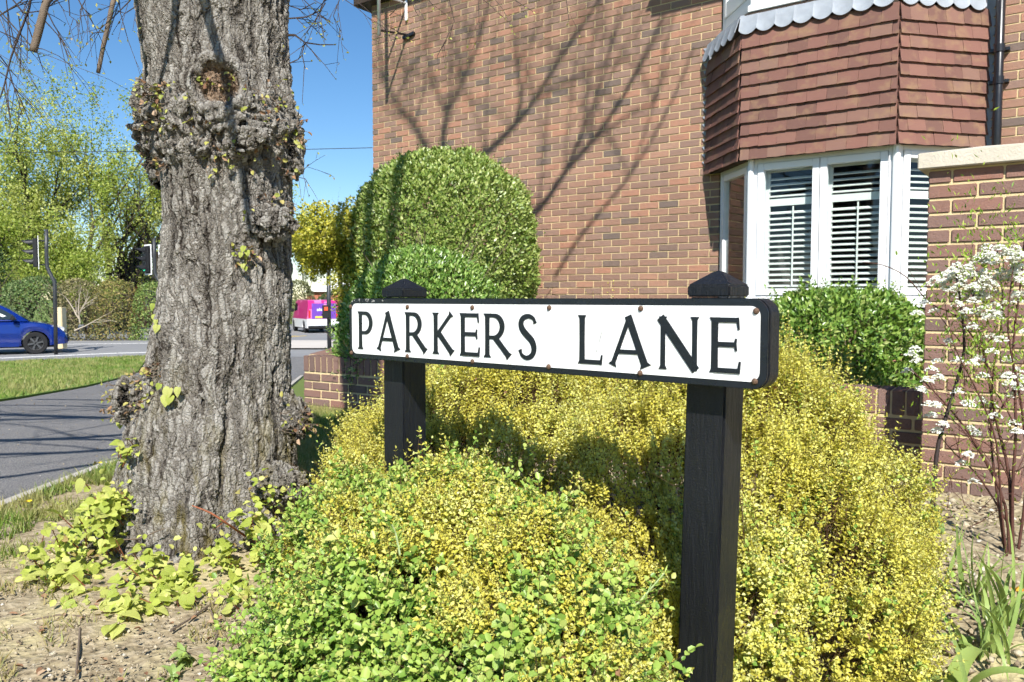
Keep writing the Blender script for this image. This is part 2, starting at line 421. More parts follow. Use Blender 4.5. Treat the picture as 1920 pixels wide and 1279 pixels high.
# grass, clods and litter
leaf_mat('grass_blade', [(0, (.10, .17, .025)), (.5, (.17, .27, .045)), (.85, (.27, .33, .08)), (1, (.45, .40, .18))], .35, .5, .3, tint=((.42, .36, .16), 2.6))
def blades(n_, xy, hmin, hmax, wd, dens=None):
    P = xy; n_ = len(P)
    Z = np.array([gz(y) + .0 for y in P[:, 1]]); P = np.column_stack([P, Z])
    a = RNG.uniform(0, 6.283, n_); side = np.column_stack([np.cos(a), np.sin(a), np.zeros(n_)]); H = RNG.uniform(hmin, hmax, n_)[:, None]
    lean = np.column_stack([RNG.normal(0, .45, n_), RNG.normal(0, .45, n_), np.ones(n_)]); W = (wd * RNG.uniform(.6, 1.3, n_))[:, None]
    V = np.stack([P - side * W, P + side * W, P + lean * H], 1).reshape(-1, 3); F = np.arange(3 * n_).reshape(-1, 3)
    return V, F
def scatter(n_, x0, x1, y0, y1, test): 
    P = np.column_stack([RNG.uniform(x0, x1, n_), RNG.uniform(y0, y1, n_)])
    return P[np.array([test(x, y) for x, y in P])]
fxi = lambda L, y: float(np.interp(y, [q[1] for q in L], [q[0] for q in L]))
vx = lambda y: fxi([(q[0], q[1]) for q in VE], y)
A = scatter(90000, -15, -4.9, 5, 23, lambda x, y: vx(y) + .1 < x < fxi(PL, y) - .03 and (x > -.75 * y))
tag(fol('verge_grass', blades(0, A, .03, .09, .008), MATS['grass_blade'], None), 'short bright green grass on the verge beyond the path', 'grass', kind='stuff').location.z = .03
def near_ok(x, y):
    e = fxi(PR, y) + .07
    if x < e: return False
    if (x + 1.2) ** 2 + (y - 3.2) ** 2 < .16: return False
    t = fbm(x, y, 1.9, 3, 21) * .5 + fbm(x, y, 7, 2, 4) * .25
    edge = 1 - (x - e) / .75
    return (t + edge * .55 > .28) and y > 2.2 or (y > 4.2 and x < -.9 and t > -.5)
A = scatter(70000, -2.5, -.6, 2.0, 7.2, near_ok)
tag(fol('edge_grass', blades(0, A, .025, .085, .0035), MATS['grass_blade'], None), 'patchy grass between the path edge and the tree', 'grass', kind='stuff').location.z = .004
A = scatter(16000, -2.4, -.5, 1.4, 3.4, lambda x, y: fbm(x, y, 3.1, 3, 8) > .1 and (x + 1.2) ** 2 + (y - 3.2) ** 2 > .16)
leaf_mat('dry_blade', [(0, (.30, .24, .10)), (.5, (.42, .36, .17)), (.8, (.20, .26, .06)), (1, (.5, .43, .25))], .3, .6, .2)
tag(fol('dry_grass', blades(0, A, .01, .04, .003), MATS['dry_blade'], None), 'thin dry grass and moss on the bare soil by the tree', 'grass', kind='stuff').location.z = .004

def rocks(n_, xy, smin, smax, lift=.0):
    base = np.array([(1, 0, 0), (-1, 0, 0), (0, 1, 0), (0, -1, 0), (0, 0, 1), (0, 0, -1)], float)
    bf = np.array([(0, 2, 4), (2, 1, 4), (1, 3, 4), (3, 0, 4), (2, 0, 5), (1, 2, 5), (3, 1, 5), (0, 3, 5)])
    n_ = len(xy); s_ = RNG.uniform(smin, smax, n_) * RNG.uniform(.4, 1, n_)
    B = base[None] * RNG.uniform(.55, 1.3, (n_, 6, 1)) + RNG.normal(0, .22, (n_, 6, 3))
    V = B * s_[:, None, None] * np.array([1, 1, .7]); V += np.column_stack([xy, np.full(n_, lift)])[:, None]
    F = bf[None] + np.arange(n_)[:, None, None] * 6
    return V.reshape(-1, 3), F.reshape(-1, 3)
n = NT('clod'); c = n.ramp(n.island(), [(0, (.17, .13, .085)), (.5, (.32, .26, .175)), (.9, (.43, .37, .265)), (1, (.56, .52, .45))])
n.finish(n.bsdf(c, .95, n.bump(n.noise(n.pos(), 150, 3), .004), .15))
A = scatter(4200, .75, 3.0, 1.6, 4.6, lambda x, y: True)
tag(fol('soil_clods', rocks(0, A, .004, .026, .012), MATS['clod'], None), 'dry crumbly soil clods in the flower bed by the pillar', 'soil', kind='stuff')
A = scatter(7000, -2.3, -.4, 1.5, 3.3, lambda x, y: (x + 1.2) ** 2 + (y - 3.2) ** 2 > .12)
A = np.vstack([A, scatter(700, -4.8, -2.55, 3, 9, lambda x, y: True)])
tag(fol('gravel', rocks(0, A, .002, .010, .006), MATS['clod'], None), 'small stones and crumbs on the bare soil by the tree', 'gravel', kind='stuff')
# ---------------------------------------------------------------- street name sign
n = NT('black_timber'); v = n.coord((1, 1, .12)); v2 = n.coord()
g = n.noise(v, 90, 5, .6); wv = n.noise(v2, 260, 2); sp = n.math('GREATER_THAN', n.noise(v2, 85, 3, .7), .735)
c = n.mix(n.noise(v2, 6, 4), (.004, .0045, .006), (.010, .011, .014)); c = n.mix(sp, c, (.13, .13, .14))
n.finish(n.bsdf(c, n.math('MULTIPLY_ADD', g, .3, .34), n.bump(n.math('ADD', g, n.math('MULTIPLY', wv, .3)), .003), .4))
n = NT('black_enamel'); v = n.coord()
sep = n.add('ShaderNodeSeparateXYZ', {0: v})
chip = n.math('MULTIPLY', n.math('GREATER_THAN', n.noise(v, 70, 5, .7), .56), n.math('MULTIPLY', n.math('LESS_THAN', sep.outputs[0], -.462), n.math('GREATER_THAN', sep.outputs[2], .9905)))
chip2 = n.math('GREATER_THAN', n.noise(v, 130, 4, .8), .80)
c = n.mix(n.math('MAXIMUM', chip, chip2), (.008, .010, .016), (.30, .29, .28))
n.finish(n.bsdf(c, n.math('MULTIPLY_ADD', n.noise(v, 22, 3), .2, .18), n.bump(n.noise(v, 30, 3), .0012), .55))
n = NT('white_enamel'); v = n.coord()
c = n.mix(n.math('MULTIPLY', n.noise(v, 14, 6, .7), .35), (.80, .80, .79), (.70, .70, .68))
mk = n.math('GREATER_THAN', n.noise(n.coord((1, 1, .35)), 60, 4, .8), .775)
c = n.mix(mk, c, (.50, .49, .47))
n.finish(n.bsdf(c, .30, n.bump(n.noise(v, 9, 2), .004), .5))
plain('rust', (.10, .058, .036), .75, .4, var=.6, nscale=120, bump=.002, bscale=300)
plain('scratch', (.25, .25, .25), .6, var=.3, nscale=60)

SR, SL = Vector((.474, 1.453)), Vector((-.471, 2.270)); LS = (SR - SL).length
srz = math.atan2(SR.y - SL.y, SR.x - SL.x); smid = (SR + SL) / 2
sign = thing('street_name_sign', 'white PARKERS LANE street name sign with black border on two black posts', 'street sign', (smid.x, smid.y, 0), srz)
XR = LS / 2                                          # local x of the right end; t is measured from there to the left
def rrect(x0, x1, z0, z1, r, k=8):
    out = []
    for cx, cz, a0 in ((x1 - r, z0 + r, -90), (x1 - r, z1 - r, 0), (x0 + r, z1 - r, 90), (x0 + r, z0 + r, 180)):
        out += [(cx + r * math.cos(R(a0 + 90 * i / k)), cz + r * math.sin(R(a0 + 90 * i / k))) for i in range(k + 1)]
    return out
ZB, ZT = .8285, 1.0005
m = MB().prism(rrect(-XR - .002, XR + .002, ZB, ZT, .032), .006, .052); m.build('backing_board', MATS['black_timber'], sign, True, bevel=.003)
pl = MB().prism(rrect(-XR, XR, ZB + .001, ZT - .001, .030), 0, .0055).build('plate', MATS['black_enamel'], sign, True, bevel=.0012)
MB().prism(rrect(-XR + .014, XR - .014, ZB + .0145, ZT - .0145, .019), -.0012, -.0002).build('white_panel', MATS['white_enamel'], pl, True)

def stroke(pts, wid):
    """Flat stroke as one outline: centre points and widths."""
    L_, R_ = [], []
    for i, p_ in enumerate(pts):
        a, b = Vector(pts[max(0, i - 1)]), Vector(pts[min(len(pts) - 1, i + 1)]); d = (b - a).normalized(); s_ = Vector((-d.y, d.x)) * wid[i] / 2
        L_.append(Vector(p_) + s_); R_.append(Vector(p_) - s_)
    return L_, R_
def flare(a, b, w_, f=1.75, e=.07, fa=True, fb=True):
    """Straight stroke with flared ends."""
    a, b = Vector(a), Vector(b); k = e / (b - a).length
    ts = [0, k * .25, k, .5, 1 - k, 1 - k * .25, 1]
    ws = [w_ * (f if fa else 1), w_ * (f * .9 if fa else 1), w_ * 1.02, w_ * .95, w_ * 1.02, w_ * (f * .9 if fb else 1), w_ * (f if fb else 1)]
    return [a.lerp(b, t) for t in ts], ws
def arc(cx, cz, rx, rz, a0, a1, k=18):
    return [(cx + rx * math.cos(R(a0 + (a1 - a0) * i / k)), cz + rz * math.sin(R(a0 + (a1 - a0) * i / k))) for i in range(k + 1)]
TH = .13
def g_stem(x, w_=TH, **k): return flare((x, 0), (x, 1), w_, **k)
def g_bowl(x, wd, z0, z1):
    cz, rz = (z0 + z1) / 2, (z1 - z0) / 2; cx = x + wd * .45
    pts = [(x, z1)] + arc(cx, cz, wd * .55, rz, 90, -90) + [(x, z0)]
    return pts, [.085] + [.085 + .055 * math.cos(R(90 - 180 * i / 18)) for i in range(19)] + [.075]
def g_arm(x0, x1, z, up, th=.085, ser=.15):
    return [Vector((x0, z)), Vector((x0 + (x1 - x0) * .75, z)), Vector((x1, z + up * .02))], [th, th, th]
GLY = {}
def gl_P(W): return [g_stem(.11), g_bowl(.11, W - .19, .44, .955)]
def gl_R(W): return [g_stem(.11), g_bowl(.11, W * .66 - .1, .46, .955), flare((W * .40, .47), (W - .06, .035), .135, f=1.5, fa=False)]
def gl_A(W): return [flare((W * .50, .97), (.085, .01), .095, f=2.0, fa=False), flare((W * .47, 1.0), (W - .095, .01), .15, f=1.75, fa=False), ([Vector((W * .24, .29)), Vector((W * .74, .29))], [.085, .085])]
def gl_K(W): return [g_stem(.11), flare((.16, .47), (W - .1, .975), .095, f=1.8, fa=False), flare((.20, .52), (W - .07, .035), .14, f=1.5, fa=False)]
def ser_arm(x0, x1, z, tip):
    return [([Vector((x0, z)), Vector((x1 - .03, z))], [.09, .09]), ([Vector((x1 - .045, z - .045 if tip > 0 else z + .045)), Vector((x1 - .015, z + tip))], [.06, .035])]
def gl_E(W): return [g_stem(.12, f=1.6)] + ser_arm(.12, W, .953, -.17) + ser_arm(.12, W * .92, .515, .11) + ser_arm(.12, W * .92 + .004, .5145, -.11)[1:] + ser_arm(.12, W + .03, .047, .17)
def gl_L(W): return [g_stem(.13, f=1.6)] + ser_arm(.13, W, .047, .15)
def gl_N(W): return [g_stem(.13, .10), flare((W - .13, .0), (W - .13, 1), .10, fa=False), ([Vector((.07, .985)), Vector((W - .10, .01))], [.17, .16])]
def gl_S(W):
    cx = W / 2
    pts = [(W - .055, .80), (W - .10, .90), (cx + .03, .955), (cx - .12, .915), (cx - .19, .80), (cx - .15, .67), (cx - .02, .54), (cx + .12, .42), (cx + .18, .26), (cx + .13, .11), (cx - .02, .045), (.10, .10), (.045, .22)]
    P_ = [Vector(q) for q in pts]; out = []
    for i in range(len(P_) - 1):
        p0, p1, p2, p3 = P_[max(0, i - 1)], P_[i], P_[i + 1], P_[min(len(P_) - 1, i + 2)]
        for t in (0, .25, .5, .75): out.append(.5 * ((2 * p1) + (-p0 + p2) * t + (2 * p0 - 5 * p1 + 4 * p2 - p3) * t * t + (-p0 + 3 * p1 - 3 * p2 + p3) * t ** 3))
    out.append(P_[-1]); k = len(out)
    return [(out, [.055 + .095 * math.sin(math.pi * min(1, max(0, (i + 1) / (k + 1)))) ** 1.2 + (.03 if i in (0, 1, k - 1, k - 2) else 0) for i in range(k)])]
ZL0, HL = .8568, .1072
for ch, t0, t1, fn in (('P', 1.2072, 1.1405, gl_P), ('A', 1.1243, 1.0277, gl_A), ('R', 1.0061, .9182, gl_R), ('K', .898, .8177, gl_K), ('E', .8007, .7325, gl_E),
                       ('R', .7163, .6265, gl_R), ('S', .6049, .5483, gl_S), ('L', .4344, .3663, gl_L), ('A', .3498, .2488, gl_A), ('N', .2325, .1335, gl_N), ('E', .1175, .0538, gl_E)):
    mb = MB(); x0 = XR - t0; W = (t0 - t1) / HL
    for q, (pts, ws) in enumerate(fn(W)):
        L_, R_ = stroke(pts, ws); yf = -.0030 - .00013 * q; k = len(L_)
        A_ = [(x0 + a.x * HL, ZL0 + a.y * HL) for a in L_]; B_ = [(x0 + a.x * HL, ZL0 + a.y * HL) for a in R_]
        fr = [(x, yf, z) for x, z in A_] + [(x, yf, z) for x, z in B_] + [(x, -.0011, z) for x, z in A_] + [(x, -.0011, z) for x, z in B_]
        fs = [(i, i + 1, k + i + 1, k + i) for i in range(k - 1)] + [(i, 2 * k + i, 2 * k + i + 1, i + 1) for i in range(k - 1)] + [(k + i, k + i + 1, 3 * k + i + 1, 3 * k + i) for i in range(k - 1)] + [(0, k, 3 * k, 2 * k), (k - 1, 3 * k - 1, 4 * k - 1, 2 * k - 1)]
        mb.faces(fr, fs)
    mb.build('letter', MATS['black_enamel'], pl, True)
dome = MB().lathe([(0.0001, -.0052), (.003, -.0048), (.0052, -.003), (.0064, 0)], axis='y', n=14).mesh('screw', MATS['rust'], smooth=True)
for t in (1.2395, .9955, .7535, .513, .2725, .0242):
    for z in (.9785, .8455): link('screw', dome, None, pl, (XR - t + random.uniform(-.002, .002), -.0012, z + random.uniform(-.002, .001)))
MB().prism([(.2405, .885), (.2425, .884), (.252, .912), (.2565, .928), (.2555, .929), (.2505, .914), (.244, .8885), (.2415, .8875)], -.0016, -.0011).build('scratch', MATS['scratch'], pl, True)
HW = .044
def post(xc, lean):
    pt = Vector((xc, .052 + HW + .001))
    mb = MB(); b = -.25; ze = 1.0275; a = HW * 1.06
    ring = lambda z, h, dx: [(pt.x - h + dx, pt.y - h, z), (pt.x + h + dx, pt.y - h, z), (pt.x + h + dx, pt.y + h, z), (pt.x - h + dx, pt.y + h, z)]
    dx = lambda z: -lean * (1.0 - z)
    zs = list(np.linspace(b, 1.003, 14)); pts = []
    for z in zs: pts += ring(z, HW, dx(z))
    fs = [(4 * i + k, 4 * i + (k + 1) % 4, 4 * i + 4 + (k + 1) % 4, 4 * i + 4 + k) for i in range(len(zs) - 1) for k in range(4)] + [(3, 2, 1, 0), tuple(4 * (len(zs) - 1) + k for k in range(4))]
    mb.faces(pts, fs); p_ = mb.build('post', MATS['black_timber'], sign, True, bevel=.004)
    cp = MB(); lo, hi, mid, tp = ring(1.0035, a, 0), ring(ze, a, 0), ring(1.055, HW * .22, 0), ring(1.0575, HW * .12, 0)
    cp.faces(lo + hi + mid + tp, [(4 * i + k, 4 * i + (k + 1) % 4, 4 * i + 4 + (k + 1) % 4, 4 * i + 4 + k) for i in range(3) for k in range(4)] + [(3, 2, 1, 0), (12, 13, 14, 15)])
    cp.build('post_cap', MATS['black_timber'], p_, True, bevel=.003)
post(XR - .147, .022); post(XR - 1.119, .004)
# ---------------------------------------------------------------- house with bay window
BRK = [(0, (.10, .078, .07)), (.07, (.14, .095, .078)), (.09, (.20, .11, .08)), (.35, (.265, .138, .093)), (.58, (.30, .155, .10)), (.6, (.22, .13, .10)), (.8, (.27, .155, .112)), (.82, (.35, .155, .095)), (.94, (.37, .165, .10)), (1, (.36, .20, .135))]
def brick_mat(name, obj, stops, gain=1.0):
    n = NT(name); f = n.objrand() if obj else n.island()
    c = n.ramp(f, [(p_, tuple(min(1, x * gain) for x in q)) for p_, q in stops])
    v = n.pos(); m1 = n.noise(v, 26, 5, .65); m2 = n.noise(v, 140, 3)
    c = n.mix(n.ramp(m1, [(.35, (0, 0, 0)), (.75, (.6, .6, .6))]), c, n.mix(.55, c, (.17, .11, .10)))
    c = n.mix(n.math('MULTIPLY', m2, .22), c, (.55, .42, .33))
    st = n.ramp(n.noise(n.pos((1, 1, .35)), 1.1, 5, .6), [(.35, (0, 0, 0)), (.7, (1, 1, 1))]); c = n.mix(n.math('MULTIPLY', st, .3), c, n.mix(.6, c, (.12, .085, .07)))      # rain streaks
    return n.finish(n.bsdf(c, .9, n.bump(n.math('ADD', m1, n.math('MULTIPLY', m2, .6)), .004), .2))
brick_mat('brick', True, BRK); brick_mat('brick_mass', False, BRK)
n = NT('mortar'); v = n.pos(); c = n.mix(n.noise(v, 30, 5, .7), (.54, .415, .22), (.69, .555, .33)); n.finish(n.bsdf(c, .95, n.bump(n.noise(v, 220, 3), .003), .1))
n = NT('clay_tile'); f = n.objrand(); c = n.ramp(f, [(0, (.135, .070, .056)), (.4, (.17, .083, .065)), (.75, (.195, .094, .073)), (1, (.19, .112, .084))])
v = n.pos(); m1 = n.noise(v, 9, 5); c = n.mix(n.ramp(m1, [(.52, (0, 0, 0)), (.74, (.8, .8, .8))]), c, (.24, .15, .085))
n.finish(n.bsdf(c, .8, n.bump(n.noise(v, 120, 4), .002), .25))
plain('white_upvc', (.80, .81, .82), .32, .5, var=.03, nscale=4)
plain('shutter_white', (.78, .78, .75), .45, .4, var=.03, nscale=4)
plain('lead', (.27, .295, .33), .6, .4, var=.35, nscale=9, bump=.0015, bscale=30)
plain('black_plastic', (.012, .012, .014), .32, .5, var=.3, nscale=6)
plain('dark_timber', (.045, .03, .022), .7, .3, var=.3)
plain('roof_tile_dark', (.16, .085, .06), .85, .2, var=.3, nscale=5, bump=.01)
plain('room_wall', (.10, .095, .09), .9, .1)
plain('galvanised', (.62, .63, .64), .42, .6, var=.15, nscale=20, metal=.35)
n = NT('glass'); fr = n.add('ShaderNodeFresnel', {'IOR': 1.55}); tr = n.add('ShaderNodeBsdfTransparent', {'Color': (.93, .96, .95)})
gl = n.add('ShaderNodeBsdfGlossy', {'Color': (1, 1, 1), 'Roughness': .012}); bf = n.add('ShaderNodeNewGeometry').outputs['Backfacing']      # one reflecting face per pane
ms = n.add('ShaderNodeMixShader', {0: n.math('MULTIPLY', fr.outputs[0], n.math('SUBTRACT', 1.0, bf), clamp=True)})
n.t.links.new(tr.outputs[0], ms.inputs[1]); n.t.links.new(gl.outputs[0], ms.inputs[2]); n.finish(ms.outputs[0])

WB = R(36.2); C0 = (-1.90, 10.84)
house = thing('brick_house', 'red brick house with white bay window and hung clay tiles', 'house', (C0[0], C0[1], 0), -WB)
dW = C0[0] * math.sin(WB) + C0[1] * math.cos(WB)
def wall_at(px, py, q=0.0):
    """House-local x and height of the point seen at a photo pixel, q metres in front of the wall."""
    r_ = ray(px, py); k = (dW - q) / (r_.x * math.sin(WB) + r_.y * math.cos(WB))
    return (r_.x * k - C0[0]) * math.cos(WB) - (r_.y * k - C0[1]) * math.sin(WB), CAMZ + r_.z * k
def hw(x, y, z): return Vector((C0[0] + x * math.cos(WB) + y * math.sin(WB), C0[1] - x * math.sin(WB) + y * math.cos(WB), z))
def seen(p_):
    px = CX + FPX * p_.x / p_.y; py = 560 - FPX * (p_.z - CAMZ) / p_.y
    return -10 < px < 1930 and -10 < py < 575
GA, BH, BL, BD = .075, .0615, .2115, .1
def brick_mesh(L, H=BH, D=BD, bevel=0.0):
    return MB().box((0, 0, 0), (L, D, H)).mesh('brick', MATS['brick'], bevel=bevel)
BM = {}
def bm_of(L, H=BH, D=BD, bevel=0.0):
    k = (round(L, 3), round(H, 3), round(D, 3), bevel)
    if k not in BM: BM[k] = brick_mesh(L, H, D, bevel)
    return BM[k]
cand = []                                           # (seen?, distance, x, y, z, length, turn)
def course_bricks(x0, x1, z, row, origin=(0, 0), ang=0.0, vis=True):
    step = .225; x = x0 - (step / 2 if row % 2 else 0)
    while x < x1 - .02:
        a, b = max(x, x0), min(x + BL, x1)
        if b - a > .03:
            ox = origin[0] + a * math.cos(ang); oy = origin[1] + a * math.sin(ang)
            P_ = hw(ox, oy, z); cand.append((vis and seen(P_), P_.y, ox + 0, oy + random.uniform(-.002, .002), z, b - a, ang))
        x += step
rows = int(4.95 / GA)
for r_ in range(rows):
    course_bricks(0, 4.93, r_ * GA, r_); course_bricks(7.10, 9.6, r_ * GA, r_)
FW = [(4.937, 0), (5.44, .54), (6.645, .54), (7.15, 0)]             # window line of the bay: (x, out)
FT = [(4.79, 0), (5.37, .62), (6.655, .62), (7.215, 0)]             # tiled apron
def facets(FS):
    for (xa, qa), (xb, qb) in zip(FS[:-1], FS[1:]):
        L = math.hypot(xb - xa, qa - qb); yield (xa, -qa), L, math.atan2(-(qb - qa), xb - xa)
for (o_, L, a) in list(facets([(x, q * .93) for x, q in FW]))[1:]:
    for r_ in range(12): course_bricks(.0, L, r_ * GA, r_, o_, a)
cand.sort(key=lambda t: (not t[0], t[1]))
for i, t in enumerate(cand[:300]):
    link('brick', bm_of(t[5]), None, house, (t[2], t[3], t[4] + .005), (0, 0, t[6]))
mb = MB()
for t in cand[300:]:
    c_, s_ = math.cos(t[6]), math.sin(t[6]); q = [(0, 0), (t[5], 0), (t[5], BD), (0, BD)]
    q = [(t[2] + a * c_ - b * s_, t[3] + a * s_ + b * c_) for a, b in q]; z0 = t[4] + .005; z1 = z0 + BH
    pts = [(x, y, z0) for x, y in q] + [(x, y, z1) for x, y in q]
    mb.faces(pts, [(4, 5, 6, 7), (0, 1, 5, 4), (1, 2, 6, 5), (3, 0, 4, 7), (3, 2, 1, 0)])
tag(mb.build('brickwork', MATS['brick_mass'], house, True), kind='stuff')
m = MB().box((.004, .007, -.3), (4.93, .25, 4.95)); m.build('wall', MATS['mortar'], house, True)
m = MB().box((7.14, .007, -.3), (9.6, .25, 4.95)); m.build('wall', MATS['mortar'], house, True)
m = MB().box((.004, .2501, -.3), (.2, 7, 4.95)); m.build('side_wall', MATS['brick_mass'], house, True)
m = MB().vprism([(x, -q * .93 + .006) for x, q in FW[:1]] + [(x, -q * .93 + .008) for x, q in FW[1:3]] + [(FW[3][0], .006)], -.3, .9); m.build('bay_base', MATS['mortar'], house, True)
# dark room behind the windows
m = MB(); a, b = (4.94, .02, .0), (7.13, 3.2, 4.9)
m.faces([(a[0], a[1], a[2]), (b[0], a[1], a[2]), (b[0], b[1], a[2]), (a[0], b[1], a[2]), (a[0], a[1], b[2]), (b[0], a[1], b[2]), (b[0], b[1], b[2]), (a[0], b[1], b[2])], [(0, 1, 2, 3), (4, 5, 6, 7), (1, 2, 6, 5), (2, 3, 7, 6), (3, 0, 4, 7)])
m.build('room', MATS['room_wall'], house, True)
m = MB().vprism([(x, -q * .9 + .01) for x, q in FW], 2.262, 2.33); m.build('ceiling', MATS['shutter_white'], house, True)

# roof, eaves and bay roof
MB().box((-.22, -.13, 4.955), (9.7, .6, 5.12)).build('eaves', MATS['dark_timber'], house, True, bevel=.01)
m = MB(); m.faces([(-.24, -.16, 5.121), (9.7, -.16, 5.121), (9.7, 3.6, 7.8), (-.24, 3.6, 7.8), (-.24, 7.2, 5.121), (9.7, 7.2, 5.121)], [(0, 1, 2, 3), (3, 2, 5, 4), (0, 3, 4), (1, 5, 2)]); m.build('roof', MATS['roof_tile_dark'], house, True)
m = MB().vprism([(4.86, -.14), (4.86, -.90), (7.35, -.90), (7.35, -.14)], 5.0, 5.115); m.build('bay_roof', MATS['dark_timber'], house, True)
m = MB(); m.faces([(4.82, -.94, 5.116), (7.39, -.94, 5.116), (7.39, -.17, 5.6), (4.82, -.17, 5.6)], [(0, 1, 2, 3)]); m.build('roof', MATS['roof_tile_dark'], house, True)

def bay_frame(FS, z0, z1, rail, casements, name, shut):
    for fi, (o_, L, a) in enumerate(facets(FS)):
        mb = MB(); k = casements[fi]; e = .06; wds = []
        mb.box((.004, 0, z0), (e, .07, z1)); mb.box((L - e, 0, z0), (L - .004, .07, z1))
        mb.box((e, .002, z0), (L - e, .068, z0 + rail * .45)); mb.box((e, .002, z1 - .05), (L - e, .068, z1))
        cw = (L - 2 * e) / k; fr_ = None
        for j in range(k):
            x0, x1 = e + j * cw + .003, e + (j + 1) * cw - .003; b0, b1 = z0 + rail * .45 + .003, z1 - .053; t = .058
            mb.box((x0, -.014, b0), (x0 + t, .05, b1)); mb.box((x1 - t, -.014, b0), (x1, .05, b1))
            mb.box((x0 + t, -.012, b0), (x1 - t, .048, b0 + max(t, rail * .55))); mb.box((x0 + t, -.012, b1 - t), (x1 - t, .048, b1))
            wds.append((x0 + t, x1 - t, b0 + max(t, rail * .55), b1 - t))
        me = mb.mesh(name, MATS['white_upvc'], bevel=.004); fr_ = link(name, me, None, house, (o_[0], o_[1], 0), (0, 0, a))
        for (x0, x1, b0, b1) in wds:
            MB().box((x0 - .004, .012, b0 - .004), (x1 + .004, .018, b1 + .004)).build('pane', MATS['glass'], fr_, True)
            if shut and fi != 0:
                y = .115; st = .02; zm = b0 + (b1 - b0) * .735
                fb = MB().box((x0 - .05, y - .012, b0 - .03), (x0 + st, y + .012, b1 + .03)).box((x1 - st, y - .012, b0 - .03), (x1 + .05, y + .012, b1 + .03))
                fb.box((x0 + st, y - .011, zm - .032), (x1 - st, y + .011, zm + .032)).box((x0 + st, y - .011, b0 - .03), (x1 - st, y + .011, b0 + .005)).box((x0 + st, y - .011, b1 - .012), (x1 - st, y + .011, b1 + .03))
                fb.build('shutter_frame', MATS['shutter_white'], fr_, True)
                sm = MB().prism([(-(x1 - x0) / 2 + st + .001, -.0035), ((x1 - x0) / 2 - st - .001, -.0035), ((x1 - x0) / 2 - st - .001, .0035), (-(x1 - x0) / 2 + st + .001, .0035)], -.026, .026).mesh('shutter_slat', MATS['shutter_white'])
                z = b0 + .03
                while z < b1 - .03:
                    if abs(z - zm) > .055: link('shutter_slat', sm, None, fr_, ((x0 + x1) / 2, y, z), (R(24) + random.uniform(-.02, .02), 0, 0))
                    z += .0505
                xm = x0 + (x1 - x0) * .56
                MB().box((xm - .006, y - .036, b0 + .02), (xm + .006, y - .028, zm - .045)).build('tilt_rod', MATS['shutter_white'], fr_, True)
bay_frame(FW, 1.0, 2.262, .06, (1, 2, 1), 'window_frame', True)
bay_frame(FW, 3.62, 4.98, .26, (1, 2, 1), 'window_frame', False)
for z0, z1, e in ((.925, .996, .05), (3.555, 3.616, .06)):
    MB().vprism([(FW[0][0] - .04, .03), (FW[0][0] - .06, .0), (FW[1][0] - .03, -.54 - e), (FW[2][0] + .03, -.54 - e), (FW[3][0] + .06, .0), (FW[3][0] + .04, .03)], z0, z1).build('sill', MATS['white_upvc'], house, True, bevel=.006)
for i in (1, 2):                                     # corner posts of the bay
    for z0, z1 in ((1.0, 2.262), (3.62, 4.98)):
        x, q = FW[i]; MB().tube([(x, -q - .004, z0), (x, -q - .004, z1)], .03, 8).build('corner_post', MATS['white_upvc'], house, True)
# tiled apron
TZ, TG, TW = 2.245, .1095, .165
MB().vprism([(FT[0][0] + .02, .02)] + [(x + (.012 if x < 6 else -.012), -q + .012) for x, q in FT[1:3]] + [(FT[3][0] - .02, .02)], TZ + .01, 3.54).build('apron', MATS['dark_timber'], house, True)
tm = []
for v_ in range(4):
    mb = MB(); nx_ = 4; H = .142; sag = [random.uniform(-.0035, .002) for _ in range(nx_ + 1)]
    pts = []
    for i in range(nx_ + 1):
        x = i / nx_ * (TW - .002); pts += [(x, -.031, sag[i]), (x, -.004 - .0, H), (x, .007, H), (x, -.019, sag[i])]
    fs = [(4 * i + k, 4 * i + 4 + k, 4 * i + 4 + (k + 1) % 4, 4 * i + (k + 1) % 4) for i in range(nx_) for k in range(4)] + [(0, 1, 2, 3), (4 * nx_ + 3, 4 * nx_ + 2, 4 * nx_ + 1, 4 * nx_)]
    mb.faces(pts, fs); tm.append(mb.mesh('tile', MATS['clay_tile']))
for fi, (o_, L, a) in enumerate(facets(FT)):
    for r_ in range(10):
        x = -(TW / 2 if (r_ + fi) % 2 else 0)
        while x < L - .02:
            a0, b0 = max(0, x), min(L, x + TW)
            if b0 - a0 > .035:
                q = Vector((o_[0] + a0 * math.cos(a), o_[1] + a0 * math.sin(a), TZ + r_ * TG + random.uniform(-.002, .002)))
                q += Vector((-math.sin(a), math.cos(a), 0)) * random.uniform(-.003, .002)
                link('tile', random.choice(tm), None, house, q, (random.uniform(-.012, .012), random.uniform(-.012, .012), a), ((b0 - a0) / TW, 1, 1))
            x += TW
# scalloped lead over the tiles
for fi, (o_, L, a) in enumerate(facets([(4.80, .02), (5.345, .60), (6.625, .60), (7.16, .02)])):
    k = (5, 8, 5)[fi]; wd = L / k; low = []; zt = 3.535; zb = 3.345
    for j in range(k):
        for i in range(9 if j == k - 1 else 8):
            t = i / 8; low.append((j * wd + t * wd, zb + .042 * (1 - math.sin(math.pi * t) ** .75)))
    cols = low; mb = MB(); mm = len(cols); prof = [0, .35, .7, 1.0]; outw = [.0, -.022, -.040, -.056]
    pts = [(x, outw[p_], zt + (z - zt) * prof[p_]) for x, z in cols for p_ in range(4)]
    mb.faces(pts, [(4 * i + p_, 4 * i + 4 + p_, 4 * i + 5 + p_, 4 * i + 1 + p_) for i in range(mm - 1) for p_ in range(3)])
    me = mb.mesh('lead_flashing', MATS['lead']); ob = link('lead_flashing', me, None, house, (o_[0], o_[1], 0), (0, 0, a))
    sd = ob.modifiers.new('thick', 'SOLIDIFY'); sd.thickness = .005; sd.offset = 1
